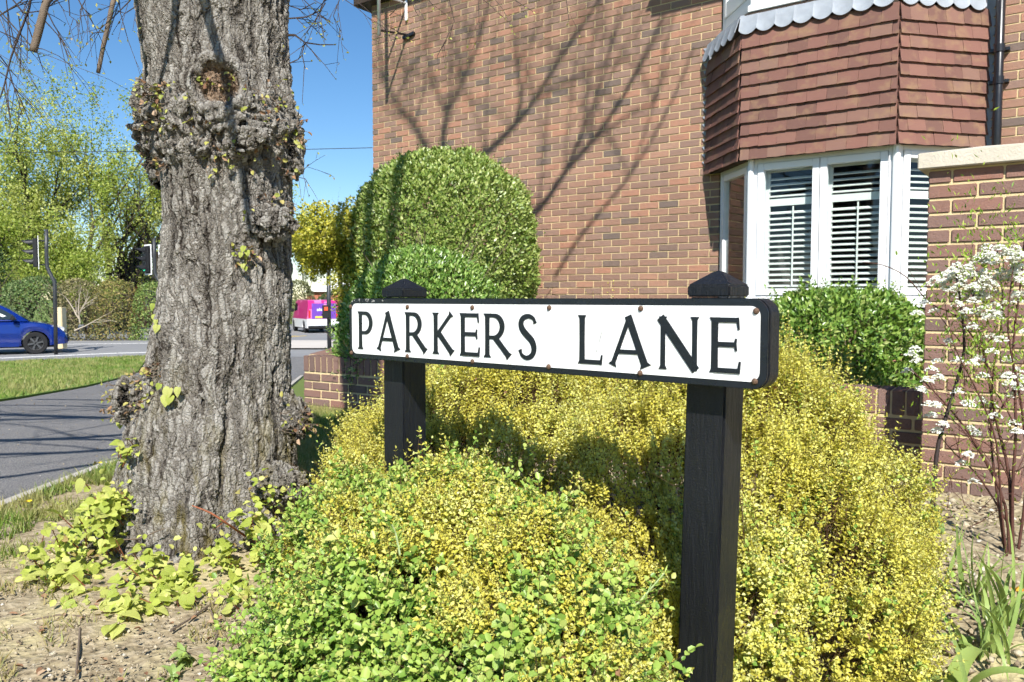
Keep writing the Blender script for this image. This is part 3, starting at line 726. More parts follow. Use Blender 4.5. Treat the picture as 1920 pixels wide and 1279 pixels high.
def saw(name, x0, x1, z0, z1, flip):
    out = []; z = z0
    while z < z1: out += [(x0, z), (x1, z + .055)] if not flip else [(x1, z + .055), (x0, z)]; z += GA
    P_ = [(x0 - (.03 if x1 > x0 else -.03), z0)]; z = z0
    while z < z1: P_ += [(x0 + (x1 - x0) * .25, z), (x1, z + .062), (x0 + (x1 - x0) * .25, z + .066)]; z += GA
    P_.append((x0 - (.03 if x1 > x0 else -.03), z1))
    if x1 < x0: P_ = P_[::-1]
    mb = MB(); mb.prism(P_, -.012, -.004); mb.build(name, MATS['lead'], house, True)
saw('stepped_flashing', 7.225, 7.305, 2.25, 3.72, False); saw('stepped_flashing', 4.80, 4.745, 2.32, 3.5, False)
# drainpipe
xp, _ = wall_at(1873, 120, .09)
dp = MB().tube([(xp, -.09, .0), (xp, -.09, 4.9)], .034, 14).build('drainpipe', MATS['black_plastic'], house, True, smooth=True)
for px, py in ((1873, 91), (1873, 151)):
    z = wall_at(px, py, .09)[1]; MB().tube([(xp, -.09, z - .03), (xp, -.09, z + .03)], .041, 14).build('pipe_collar', MATS['black_plastic'], dp, True)
    MB().box((xp - .07, -.06, z - .012), (xp + .07, -.0, z + .012)).build('pipe_clip', MATS['black_plastic'], dp, True)

# aerial mast on its bracket
am = thing('aerial_mast', 'grey aerial mast on a black wall bracket by the eaves', 'aerial mast', hw(.2, -.5, 4.5), -WB)
q = .55; x0, z0 = wall_at(711, 66, q); xw, zw = wall_at(762, 68, .02)
inv = lambda pts: [hw(*p_) for p_ in pts]
MB().tube(inv([(x0, -q, z0), (x0, -q, 6.6)]), .022, 10).build('mast', MATS['galvanised'], am, smooth=True)
MB().tube(inv([(x0, -q, z0 + .06), (xw, -.02, zw + .02)]), .016, 6).build('bracket_arm', MATS['black_plastic'], am)
MB().tube(inv([(x0, -q, z0 + .5), (xw, -.02, zw + .42)]), .014, 6).build('bracket_arm', MATS['galvanised'], am)
MB().tube(inv([(xw - .05, -.03, zw - .02), (xw + .14, -.02, zw + .015)]), .026, 4).build('wall_plate', MATS['black_plastic'], am)
MB().tube(inv([(xw, -.02, zw + .2), (xw, -.02, zw + .75)]), .022, 4).build('wall_plate', MATS['galvanised'], am)
# ---------------------------------------------------------------- gate pillar and garden wall
PBRK = [(0, (.10, .062, .056)), (.3, (.155, .082, .068)), (.6, (.21, .095, .07)), (.85, (.17, .098, .084)), (1, (.25, .10, .07))]
brick_mat('pillar_brick', True, PBRK); brick_mat('garden_brick', True, PBRK, .95)
n = NT('stone'); v = n.pos(); c = n.mix(n.noise(v, 7, 6, .6), (.44, .39, .31), (.60, .55, .46)); n.finish(n.bsdf(c, .9, n.bump(n.noise(v, 90, 5), .003), .2))
plain('soldier_brick', (.19, .075, .055), .85, .2, var=.4, nscale=9, bump=.004)
pillar = thing('brick_pillar', 'brown brick gate pillar with pale stone pyramid cap behind the white flowers', 'pillar', (2.125, 4.04, 0), -WB)
PW = .44
MB().box((.006, .006, -.2), (PW - .006, PW - .006, 1.655)).build('mortar_core', MATS['mortar'], pillar, True)
pm_ = {}
def pbrick(parent, mat, x, y, z, L, H=BH, D=.1, rz=0.0):
    k = (round(L, 3), round(H, 3), round(D, 3), mat)
    if k not in pm_: pm_[k] = MB().box((0, 0, 0), (L, D, H)).mesh('brick', MATS[mat], bevel=.004)
    link('brick', pm_[k], None, parent, (x + random.uniform(-.001, .001), y, z), (random.uniform(-.006, .006), random.uniform(-.004, .004), rz))
for r_ in range(22):
    z = 1.655 - (r_ + 1) * GA + .004
    seq = [(0, .1), (.11, .215), (.335, .105)] if r_ % 2 == 0 else [(0, .215), (.225, .215)]
    for x, L in seq:
        pbrick(pillar, 'pillar_brick', x, random.uniform(-.003, .001), z, L)                 # front
        pbrick(pillar, 'pillar_brick', PW - random.uniform(-.001, .003), x + .11 if r_ % 2 == 0 and x == 0 else x + .105, z, min(L, PW - .105 - x) if x + .105 + L > PW else L, rz=R(90)) if x + .12 < PW and min(L, PW - .105 - x) > .04 else None
cp = MB(); o_ = .045; za, zb, zc = 1.657, 1.735, 1.785
lo = [(-o_, -o_, za), (PW + o_, -o_, za), (PW + o_, PW + o_, za), (-o_, PW + o_, za)]; hi = [(x, y, zb) for x, y, _ in lo]
cp.faces(lo + hi + [(PW / 2, PW / 2, zc)], [(3, 2, 1, 0)] + [(k, (k + 1) % 4, 4 + (k + 1) % 4, 4 + k) for k in range(4)] + [(4 + k, 4 + (k + 1) % 4, 8) for k in range(4)])
cp.build('cap_stone', MATS['stone'], pillar, True, bevel=.004)

WE = Vector((-1.885, 7.07)); WS = Vector((2.30, 4.30)) - WE; WL = WS.length; wrz = math.atan2(WS.y, WS.x)
gw = thing('garden_wall', 'low brown brick garden wall with a soldier course on top', 'garden wall', (WE.x, WE.y, 0), wrz)
WT = .215; zt = .485
MB().box((.006, .006, -.2), (WL + .1, WT - .006, zt - .006)).build('mortar_core', MATS['mortar'], gw, True)
sm = MB().box((0, 0, 0), (.065, WT + .004, .14)).mesh('coping_brick', MATS['soldier_brick'], bevel=.004)
sm.materials[0] = MATS['garden_brick']
for x0, x1 in ((0, WL + .02),):
    x = x0
    while x < x1:
        link('coping_brick', sm, None, gw, (x, -.002 + random.uniform(-.003, .002), zt - .139), (0, random.uniform(-.01, .01), 0)); x += .0755
    for r_ in range(6):
        x = x0 - (.1125 if r_ % 2 else 0)
        while x < x1:
            a, b = max(x, x0), min(x + BL, x1 + .05)
            if b - a > .04: pbrick(gw, 'garden_brick', a, random.uniform(-.003, .001), zt - .15 - (r_ + 1) * GA + .006, round(b - a, 2))
            x += .225
rt = thing('garden_wall', 'short brick return of the garden wall running back along the path', 'garden wall', (WE.x, WE.y, 0), R(90))
MB().box((.10, -.21, -.2), (3.6, -.004, zt - .006)).build('mortar_core', MATS['mortar'], rt, True)
x = .235
while x < 3.55:
    link('coping_brick', sm, None, rt, (x, -.217, zt - .139 - max(0, x - .0) * .0), (0, random.uniform(-.01, .01), 0)); x += .0755
# ---------------------------------------------------------------- big lime tree
def bark_mat(name, disp=.016):
    n = NT(name); v = n.pos(); w_ = n.pos((1, 1, .30))
    wob = n.add('ShaderNodeTexNoise', {'Scale': 7.0, 'Detail': 4.0, 'Roughness': .6}); n.t.links.new(v, wob.inputs['Vector'])
    sc = n.add('ShaderNodeVectorMath', {0: wob.outputs['Color'], 1: (.5, .5, .5)}, operation='SUBTRACT')
    sc2 = n.add('ShaderNodeVectorMath', {0: sc.outputs[0]}, operation='SCALE'); sc2.inputs['Scale'].default_value = .075
    wv = n.add('ShaderNodeVectorMath', {0: w_, 1: sc2.outputs[0]}, operation='ADD').outputs[0]
    e1 = n.voro(wv, 36, 'DISTANCE_TO_EDGE').outputs[0]; e2 = n.voro(n.pos((1, 1, .8)), 75, 'DISTANCE_TO_EDGE').outputs[0]
    w3 = n.pos((1, 1, .07)); fl = n.noise(n.add('ShaderNodeVectorMath', {0: w3, 1: sc2.outputs[0]}, operation='ADD').outputs[0], 30, 3, .5)
    cr1 = n.ramp(e1, [(.0, (0, 0, 0)), (.06, (.45, .45, .45)), (.16, (.9, .9, .9)), (.35, (1, 1, 1))]); cr2 = n.ramp(e2, [(.0, (0, 0, 0)), (.14, (.8, .8, .8)), (.3, (1, 1, 1))])
    gr = n.noise(v, 210, 5, .7)
    flr = n.ramp(fl, [(.36, (0, 0, 0)), (.5, (.8, .8, .8)), (.7, (1, 1, 1))])
    h = n.math('ADD', n.math('MULTIPLY', cr1, .42), n.math('ADD', n.math('MULTIPLY', cr2, .20), n.math('ADD', n.math('MULTIPLY', flr, .70), n.math('MULTIPLY', gr, .28))))
    c = n.ramp(n.math('MULTIPLY', h, .62), [(.30, (.030, .024, .019)), (.58, (.155, .138, .117)), (.80, (.285, .266, .236)), (1, (.42, .405, .37))])
    c = n.mix(n.math('MULTIPLY', n.ramp(n.noise(v, 3.3, 4), [(.45, (0, 0, 0)), (.7, (1, 1, 1))]), .5), c, n.mix(.5, c, (.29, .272, .245)))
    sep = n.add('ShaderNodeSeparateXYZ', {0: v})
    low = n.ramp(sep.outputs[2], [(.0, (1, 1, 1)), (1, (.0, .0, .0))])
    moss = n.math('MULTIPLY', n.ramp(n.noise(n.pos((1, 1, .25)), 13, 5, .65), [(.52, (0, 0, 0)), (.66, (1, 1, 1))]), low)
    c = n.mix(n.math('MULTIPLY', moss, .85), c, (.13, .105, .022))
    hol = n.add('ShaderNodeAttribute', attribute_name='hollow').outputs['Fac']
    c = n.mix(hol, c, n.ramp(n.noise(v, 75, 4, .7), [(.3, (.03, .022, .016)), (.5, (.15, .10, .065)), (.72, (.36, .27, .19))]))
    dp = n.add('ShaderNodeDisplacement', {'Height': h, 'Midlevel': .9, 'Scale': disp})
    n.t.links.new(dp.outputs[0], n.out.inputs['Displacement']); n.m.displacement_method = 'BOTH'
    return n.finish(n.bsdf(c, .92, None, .15))
bark_mat('bark'); bark_mat('burl_bark', .02)
n = NT('twig_bark'); v = n.pos(); c = n.mix(n.noise(v, 40, 4), (.085, .062, .045), (.20, .155, .115)); n.finish(n.bsdf(c, .85, n.bump(n.noise(v, 200, 3), .002), .2))
plain('dark_twig', (.045, .033, .028), .8, .2, var=.4, nscale=40)
plain('red_shoot', (.28, .10, .05), .6, .3, var=.4, nscale=60)
leaf_mat('lime_leaf', [(0, (.33, .41, .065)), (.5, (.46, .51, .10)), (1, (.58, .59, .19))], .38, .5, .35, obj=True, nscale=45)
leaf_mat('lime_bud', [(0, (.22, .26, .04)), (.6, (.42, .42, .10)), (1, (.40, .28, .12))], .3, .5)
leaf_mat('dead_leaf', [(0, (.16, .08, .045)), (.5, (.28, .16, .09)), (1, (.42, .30, .2))], .15, .7, .2)

TY = 3.2
tree = thing('lime_tree', 'stout grey lime tree with burred fissured trunk beside the path', 'tree', (-1.22, TY, 0))
OUT = [(-60, 252, 548), (0, 258, 541), (60, 268, 540), (100, 276, 540), (150, 281, 544), (200, 277, 550), (240, 279, 556), (280, 287, 557), (305, 295, 552), (330, 305, 546), (380, 312, 545), (450, 310, 546), (520, 305, 545), (600, 296, 545),
       (680, 283, 545), (740, 271, 546), (800, 258, 548), (860, 248, 550), (920, 241, 551), (980, 226, 552), (1040, 203, 556), (1080, 186, 560), (1120, 172, 566)]
zz = []; cxs = []; rxs = []
for py, a, b in OUT:
    A_, B_ = at(a, py, TY), at(b, py, TY); zz.append(A_.z); cxs.append((A_.x + B_.x) / 2); rxs.append((B_.x - A_.x) / 2)
zz, cxs, rxs = np.array(zz[::-1]), np.array(cxs[::-1]), np.array(rxs[::-1])
def trunk_at(z): return float(np.interp(z, zz, cxs)), float(np.interp(z, zz, rxs)) * .965
def front(px, py, out=0.0):
    """Point on the front of the trunk seen at a photo pixel."""
    Y = TY - .2
    for _ in range(8):
        p_ = at(px, py, Y); c_, r_ = trunk_at(p_.z); s_ = max(-.98, min(.98, (p_.x - c_) / r_)); Y = TY - math.sqrt(1 - s_ * s_) * r_ * .95
    p_ = at(px, py, Y - out); return p_
K0 = front(407, 156)
zbur0, zbur1 = front(420, 305).z, front(420, 130).z
NTH, NZ = 330, 560
z0_, z1_ = -.12, 2.3; V = np.zeros((NZ + 1, NTH, 3)); hol = np.zeros((NZ + 1, NTH))
for j in range(NZ + 1):
    z = z0_ + (z1_ - z0_) * j / NZ; c_, r_ = trunk_at(z)
    bur = max(0, min(1, (z - zbur0) / .035)) * max(0, min(1, (zbur1 - z) / .18))
    base = math.exp(-max(0, z) / .28)
    for k in range(NTH):
        th = 2 * math.pi * k / NTH; sx, sy = math.sin(th), -math.cos(th)
        x, y = c_ + sx * r_, TY + sy * r_ * .95
        p_ = Vector((x, y, z)); d = .010 * mnoise.fractal(p_ * 4.5, 1, 2, 3) + .006 * mnoise.fractal(p_ * 16, 1, 2, 2)
        d += base * (.03 * math.sin(5 * th + 1.1) + .018 * math.sin(9 * th) + .085 * max(0, -sx) ** 1.5 + .05 * max(0, sx) ** 2)
        if bur > 0 and sy < .4:
            q = mnoise.fractal(p_ * 9, 1, 2, 4) ; q2 = abs(mnoise.noise(p_ * 30)); d += bur * (.010 + .040 * q + .06 * q2 * q2)
        if sy < 0:
            rr = math.hypot(x - K0.x, (z - K0.z) * .92)
            if rr < .2:
                rr += .012 * mnoise.noise(p_ * 14); d += (.028 + .016 * mnoise.noise(p_ * 22)) * math.exp(-((rr - .088) / .021) ** 2)
                ins = max(0, min(1, (.078 - rr) / .016)); d = d * (1 - ins) + ins * (-.012 + .012 * mnoise.noise(p_ * 45)); hol[j, k] = ins
            cr = abs(x - (front_x(z) if False else c_ + .135 * (1 if z < .9 else .9)) - .012 * mnoise.noise(Vector((z * 7, 3, 1))))
            if .12 < z < .95: d -= .022 * math.exp(-(cr / .010) ** 2) * min(1, (z - .12) / .2) * min(1, (.95 - z) / .25)
        V[j, k] = (x + sx * d, y + sy * d, z)
I = np.arange((NZ + 1) * NTH).reshape(NZ + 1, NTH); J = np.roll(I, -1, 1)
F = np.stack([I[:-1], J[:-1], J[1:], I[1:]], -1).reshape(-1, 4)
me = np_mesh('trunk', V.reshape(-1, 3) - np.array(tree.location), F, MATS['bark'], True)
at_ = me.attributes.new('hollow', 'FLOAT', 'POINT'); at_.data.foreach_set('value', hol.ravel().astype(np.float32))
trunk = link('trunk', me, None, tree)

def burl(px, py, Y, r_, sq=(1, 1, 1), amp=.35):
    c_ = at(px, py, Y); bm = bmesh.new(); bmesh.ops.create_icosphere(bm, subdivisions=6, radius=1)
    for v in bm.verts:
        d = v.co.normalized(); f = 1 + amp * mnoise.fractal(d * 2.2 + c_ * 3, 1, 2, 4) + amp * .5 * abs(mnoise.noise(d * 7 + c_))
        v.co = Vector((d.x * sq[0], d.y * sq[1], d.z * sq[2])) * r_ * f + c_ - tree.location
    me = bpy.data.meshes.new('burl'); bm.to_mesh(me); bm.free()
    for p_ in me.polygons: p_.use_smooth = True
    me.materials.append(MATS['burl_bark']); return link('burl', me, None, tree)
burl(262, 758, 3.12, .085, (1, .9, .95)); burl(248, 738, 3.1, .06); burl(548, 288, 3.18, .062, (.6, .8, 1.5)); burl(512, 418, 3.02, .075, (1.0, .6, .75)); burl(552, 785, 3.2, .07, (.8, .9, 1.2))
burl(296, 318, 3.15, .05, (.7, .9, 1.2)); burl(268, 190, 3.15, .045, (.8, .9, 1.6)); burl(522, 905, 3.0, .085, (1, .7, .8))
burl(205, 1062, 3.05, .07, (.8, 1, .7)); burl(345, 245, 3.0, .06, (1.2, .6, .8)); burl(455, 255, 2.97, .07, (1.4, .6, .7))

# upper trunk and limbs (their shadows fall on the house wall, the path and the trunk)
def lim(name, pts, rad, n_=10, mat='twig_bark', parent=tree):
    P_ = [Vector(p_) for p_ in pts]; out = []; rr = []
    for i in range(len(P_) - 1):
        p0, p1, p2, p3 = P_[max(0, i - 1)], P_[i], P_[i + 1], P_[min(len(P_) - 1, i + 2)]
        for t in (0, .33, .66): out.append(.5 * ((2 * p1) + (-p0 + p2) * t + (2 * p0 - 5 * p1 + 4 * p2 - p3) * t * t + (-p0 + 3 * p1 - 3 * p2 + p3) * t ** 3)); rr.append(rad[i] + (rad[i + 1] - rad[i]) * t)
    out.append(P_[-1]); rr.append(rad[-1])
    return MB().tube(out, rr, n_).build(name, MATS[mat], parent, smooth=True)
c_, r_ = trunk_at(2.28)
lim('upper_trunk', [(c_, TY, 2.25), (c_ + .01, TY, 2.6), (c_ + .03, TY, 2.85), (c_ + .04, TY, 3.0)], [r_ * 1.0, r_ * 1.02, r_ * .85, r_ * .4], 20)
def lit(px, py, Yt=TY):
    """Where on the tree (at depth Yt) a shadow seen on the house wall comes from."""
    x, z = wall_at(px, py); W = hw(x, 0, z); k = W.y - Yt; s_ = math.tan(SUN_EL) / math.sqrt(1 + SUN_H[0] ** 2)
    return Vector((W.x + SUN_H[0] * k, Yt, W.z + math.tan(SUN_EL) * k * math.sqrt(1 + SUN_H[0] ** 2)))
FORK = Vector((c_, TY, 2.6))
for pts, ra in (([(796, 320), (790, 262), (776, 235), (742, 190), (722, 150), (705, 60)], .055), ([(824, 330), (830, 262), (838, 215), (868, 150), (900, 70), (925, -40)], .055),
                ([(862, 330), (912, 287), (962, 238), (1000, 190), (1060, 95), (1130, -10)], .062), ([(920, 470), (1008, 395), (1060, 322), (1110, 265), (1160, 195), (1200, 120), (1260, 0)], .055),
                ([(962, 238), (976, 200), (972, 130), (968, 60)], .035), ([(838, 215), (815, 160), (800, 90), (790, 10)], .03), ([(776, 235), (790, 190), (800, 130)], .025), ([(1060, 322), (1090, 250), (1130, 150), (1150, 60)], .028),
                ([(1110, 265), (1180, 215), (1230, 190)], .022), ([(868, 150), (880, 100), (872, 20)], .022), ([(1000, 190), (1090, 140), (1180, 110)], .022), ([(1040, 520), (1090, 440), (1180, 330), (1260, 190), (1300, 90)], .03)):
    dy = {796: .25, 824: -.3, 862: .05, 920: -.1}.get(pts[0][0], 0); T_ = [lit(x, y, TY + dy) for x, y in pts]; rr_ = [ra * (.82 - .6 * i / len(T_)) for i in range(len(T_))]
    if ra > .05:
        a_ = T_[0]; e_ = (a_.x + .9) * .7; T_ = [FORK + Vector((e_ * .3, dy * .3, 0)), Vector((-1.36 + e_ * .5, TY + dy * .6, 4.0)), Vector((-1.56 + e_, TY + dy, 6.0)), Vector((-1.42 + e_, TY + dy, 7.3))] + T_; rr_ = [.10, .06, .05, .045] + rr_
    lim('limb', T_, rr_, 8)
# side limbs just above the picture, left and towards the viewer
for pts, ra in (([(-1.35, 3.1, 2.45), (-2.1, 3.0, 3.05), (-3.2, 2.9, 3.35), (-4.6, 2.9, 3.6)], .05), ([(-1.35, 3.15, 2.7), (-2.0, 3.3, 3.6), (-3.3, 3.5, 4.2), (-5, 3.6, 4.4)], .045),
                ([(-1.3, 3.0, 2.5), (-1.8, 2.3, 3.0), (-2.8, 1.7, 3.1), (-4.2, 1.5, 3.2)], .035), ([(-1.25, 2.98, 2.6), (-1.3, 2.4, 3.3), (-1.7, 1.8, 4.0), (-2.2, 1.4, 5)], .035),
                ([(-1.0, 3.0, 2.6), (-.95, 2.5, 3.2), (-1.15, 1.9, 3.9), (-1.2, 1.5, 5)], .03), ([(-1.3, 3.1, 2.9), (-2.2, 2.6, 3.8), (-3.6, 2.3, 3.9), (-5, 2.2, 3.7)], .035), ([(-1.05, 3.2, 2.8), (-.4, 3.3, 3.4), (.4, 3.4, 3.9)], .04), ([(-1.15, 3.0, 2.62), (-1.12, 2.35, 2.7), (-1.02, 1.95, 2.7), (-.95, 1.5, 2.65)], .018), ([(-1.25, 3.0, 2.62), (-1.2, 2.35, 2.68), (-1.3, 1.95, 2.7), (-1.38, 1.5, 2.75)], .015),
                ([(-2.1, 3.0, 3.05), (-2.9, 2.5, 2.9), (-4.2, 2.3, 2.9), (-5.4, 2.2, 3.0)], .03), ([(-2.0, 3.3, 3.6), (-3.0, 3.1, 3.7), (-4.4, 3.3, 3.9), (-5.6, 3.2, 4.0)], .03), ([(-1.8, 2.3, 3.0), (-2.7, 1.3, 2.85), (-3.6, 1.0, 2.8), (-4.6, .9, 2.9)], .022),
                ([(-2.8, 2.9, 3.25), (-3.2, 3.4, 3.4), (-4.1, 3.9, 3.5)], .025), ([(-2.2, 2.1, 3.05), (-3.0, 2.3, 3.0), (-3.9, 2.2, 2.9)], .02)):
    lim('limb', pts, [ra * (1.3 - .8 * i / len(pts)) for i in range(len(pts))], 8)
mb = MB(); random.seed(5)
for x, y, z in ((-2.4, 3.0, 3.1), (-3.2, 2.9, 3.35), (-2.6, 1.8, 3.1), (-3.4, 1.6, 3.15), (-2.8, 3.4, 3.95), (-2.9, 2.5, 3.85), (-3.8, 2.9, 3.5), (-2.0, 2.2, 3.0), (-3.0, 2.45, 2.9), (-3.6, 3.2, 3.8), (-3.0, 1.2, 2.85)):
    for _ in range(2): branchy(mb, (x, y, z), (random.uniform(-1, .2), random.uniform(-.6, .6), random.uniform(-.3, .3)), 1.2, .014, 2, .6)
for T_ in [lit(*q) for q in ((725, 160), (776, 235), (742, 190), (830, 262), (838, 215), (868, 150), (900, 70), (912, 287), (962, 238), (1000, 190), (1060, 95), (1060, 322), (1110, 265), (1160, 195), (970, 130), (815, 160), (1090, 250), (1230, 190), (1008, 395), (1180, 330))]:
    for _ in range(2): branchy(mb, T_, (random.uniform(-.7, .9), random.uniform(-.5, .5), 1), 1.4, .012, 3, .55)
tag(mb.build('branchlets', MATS['twig_bark'], tree), kind='stuff')
# hanging wood seen against the sky at top left, and twigs by the trunk
lim('branch', [at(62, 97, 2.7), at(72, 60, 2.7), at(86, 5, 2.7), at(100, -70, 2.75), Vector((-1.75, 2.8, 2.9))], [.0125, .013, .012, .013, .02], 8)
lim('branch', [at(184, 137, 2.8), at(195, 80, 2.8), at(209, 15, 2.8), at(216, -60, 2.85), Vector((-1.5, 2.9, 2.75))], [.007, .0075, .008, .009, .014], 8)
mb = MB(); buds = []
def twig(pts, r0=.0022, Y=2.7, nb=3, L=.16):
    P_ = [at(x, y, Y + random.uniform(-.02, .02)) for x, y in pts]; k = len(P_)
    mb.tube(P_, [r0 * (1 - .6 * i / k) for i in range(k)], 4, caps=False); buds.append(P_[-1])
    for _ in range(nb):
        i = random.randint(0, k - 2); t = random.random(); q = P_[i].lerp(P_[i + 1], t); d = (P_[i + 1] - P_[i]).normalized()
        nd = (d + Vector((random.uniform(-1, 1), random.uniform(-.6, .6), random.uniform(-1, .4))) * .8).normalized(); l = L * random.uniform(.4, 1.1)
        m_ = q + nd * l * .5 + Vector((0, 0, -.008)); e = m_ + (nd + Vector((0, 0, -.25))).normalized() * l * .5
        mb.tube([q, m_, e], [r0 * .55, r0 * .45, r0 * .35], 3, caps=False); buds.append(e)
        if random.random() < .5:
            e2 = m_ + (nd + Vector((random.uniform(-1, 1), 0, random.uniform(-1, 1))) * .9).normalized() * l * .4; mb.tube([m_, e2], [r0 * .4, r0 * .3], 3, caps=False); buds.append(e2)
for pts, r0, nb in (([(60, -20), (55, 15), (38, 60), (20, 110), (8, 160), (0, 185)], .0042, 7), ([(-10, 35), (30, 10), (60, -15)], .003, 5), ([(-10, 55), (25, 70), (50, 80)], .0025, 3), ([(60, 90), (80, 92), (110, 105), (135, 124)], .002, 3),
                    ([(85, 15), (100, 45), (110, 62), (122, 85)], .0025, 4), ([(100, -10), (120, 20), (150, 30), (172, 28)], .0018, 3), ([(128, -10), (131, 30), (145, 40)], .002, 3), ([(145, -5), (155, 15), (172, 30)], .0026, 4), ([(245, 0), (220, 25), (205, 40), (185, 55)], .002, 4),
                    ([(222, -10), (226, 25), (240, 75)], .002, 4), ([(258, 10), (235, 25), (215, 20)], .002, 4), ([(0, 105), (15, 125), (28, 170), (42, 215)], .0022, 5), ([(12, 0), (20, 80), (34, 110), (45, 128)], .002, 4), ([(0, 28), (20, 50), (30, 90)], .002, 4),
                    ([(195, 60), (175, 62), (168, 70)], .0018, 1), ([(35, 30), (40, 70), (38, 140)], .0018, 3), ([(85, 40), (105, 62), (120, 80)], .0022, 3), ([(160, 0), (150, 20), (155, 58)], .0016, 2), ([(20, -5), (45, 25), (80, 20), (120, -8)], .0028, 5), ([(-8, 130), (20, 150), (40, 190), (60, 240)], .0022, 5)):
    twig(pts, r0, 2.7, nb)
for pts, r0, nb in (([(540, 66), (553, 66), (572, 80), (600, 84), (625, 84)], .0055, 0), ([(572, 80), (566, 100), (572, 128)], .003, 2), ([(572, 82), (585, 95), (597, 112)], .003, 1), ([(540, 120), (558, 112), (566, 104)], .003, 2), ([(540, 35), (575, 32), (600, 20), (612, -10)], .0035, 7),
                    ([(560, -10), (590, 20), (615, 40)], .0028, 6), ([(610, 5), (590, 40), (575, 60)], .0025, 5), ([(640, -10), (625, 30), (640, 60)], .0022, 6), ([(540, 10), (565, 18), (590, 5)], .0025, 5), ([(556, 320), (570, 318), (580, 308)], .002, 3), ([(556, 332), (572, 335), (578, 345)], .002, 3)):
    twig(pts, r0, 3.15, nb, .14)
for pts, r0, nb in (([(840, -10), (852, 40), (836, 75), (820, 105), (822, 130)], .0022, 2), ([(896, -10), (899, 55), (892, 85)], .0016, 2), ([(900, -5), (925, 15), (940, 30)], .0014, 1), ([(958, -5), (980, 10), (1000, 22)], .002, 1), ([(1060, -10), (1066, 30), (1067, 45)], .0016, 1), ([(640, -5), (670, 15), (700, 42)], .002, 2),
                    ([(660, -5), (690, 20), (720, 45), (738, 50)], .0018, 3), ([(730, 30), (745, 15), (765, -5)], .0018, 2), ([(770, -5), (778, 20), (785, 30)], .0018, 1), ([(800, -5), (815, 15)], .0018, 1), ([(838, 75), (825, 95), (812, 100)], .0016, 1), ([(925, -5), (945, 20), (948, 32)], .0014, 1)):
    twig(pts, r0, 2.9, nb, .09)
tag(mb.build('twigs', MATS['dark_twig'], tree), kind='stuff')
bp = np.array([tuple(b) for b in buds]); V1 = leaves(bp, rnd_dirs(len(bp)) + np.array([0, 0, -.6]), rnd_dirs(len(bp)), .014, .008)
tag(fol('buds', V1, MATS['lime_bud'], tree), kind='stuff')

# sprouting twigs and small leaves on the burrs
mb = MB(); small = []
def sprout(px, py, k, L, spread=30, dn=0.0, rad=.0021, out=.02):
    for _ in range(int(k * 1.9)):
        p_ = front(px + random.uniform(-spread, spread), py + random.uniform(-spread, spread) * .8, -.01); c_, _r = trunk_at(p_.z)
        nrm = Vector((p_.x - c_, p_.y - TY, 0)).normalized(); d = (nrm + Vector((random.uniform(-1, 1), random.uniform(-.3, .3), random.uniform(-1, .9) - dn)) * .9).normalized()
        l = L * random.uniform(.4, 1.3); m_ = p_ + d * l * .5; e = m_ + (d + Vector((random.uniform(-1, 1), random.uniform(-1, 1), random.uniform(-.6, 1))) * .6).normalized() * l * .5
        mb.tube([p_ - d * .01, m_, e], [rad, rad * .8, rad * .5], 4, caps=False); small.append((e, d)); 
        if random.random() < .35: small.append((m_, d))
sprout(330, 215, 38, .06, 50); sprout(470, 200, 42, .065, 48); sprout(440, 268, 46, .055, 60, .4); sprout(300, 180, 26, .06, 22); sprout(400, 160, 14, .025, 24); sprout(500, 400, 26, .05, 40); sprout(300, 300, 18, .05, 20)
sprout(535, 250, 22, .05, 26); sprout(540, 320, 10, .05, 18); sprout(250, 750, 46, .055, 36); sprout(270, 720, 22, .05, 26); sprout(545, 790, 26, .06, 24); sprout(510, 920, 40, .05, 45); sprout(455, 475, 8, .04, 18); sprout(290, 690, 10, .03, 14); sprout(465, 480, 6, .03, 10)
sprout(280, 1080, 24, .07, 60); sprout(440, 1040, 24, .07, 50); sprout(200, 1040, 16, .06, 26)
tag(mb.build('sprout_twigs', MATS['twig_bark'], tree), kind='stuff')
sp_ = np.array([tuple(a) for a, b in small]); sd_ = np.array([tuple(b) for a, b in small]); n_ = len(sp_)
pick = RNG.random(n_) < .42
tag(fol('sprout_leaves', leaves6(sp_[pick], sd_[pick] + rnd_dirs(pick.sum()) * .7 + np.array([0, 0, -.3]), rnd_dirs(pick.sum()) + np.array([0, -1, .5]), RNG.uniform(.01, .026, pick.sum()), RNG.uniform(.008, .02, pick.sum())), MATS['lime_bud'], tree), kind='stuff')
dk = RNG.random(n_) < .22
tag(fol('dead_leaves', leaves6(sp_[dk], rnd_dirs(dk.sum()) + np.array([0, 0, -.5]), rnd_dirs(dk.sum()), RNG.uniform(.012, .03, dk.sum()), RNG.uniform(.008, .02, dk.sum()), .5), MATS['dead_leaf'], tree), kind='stuff')

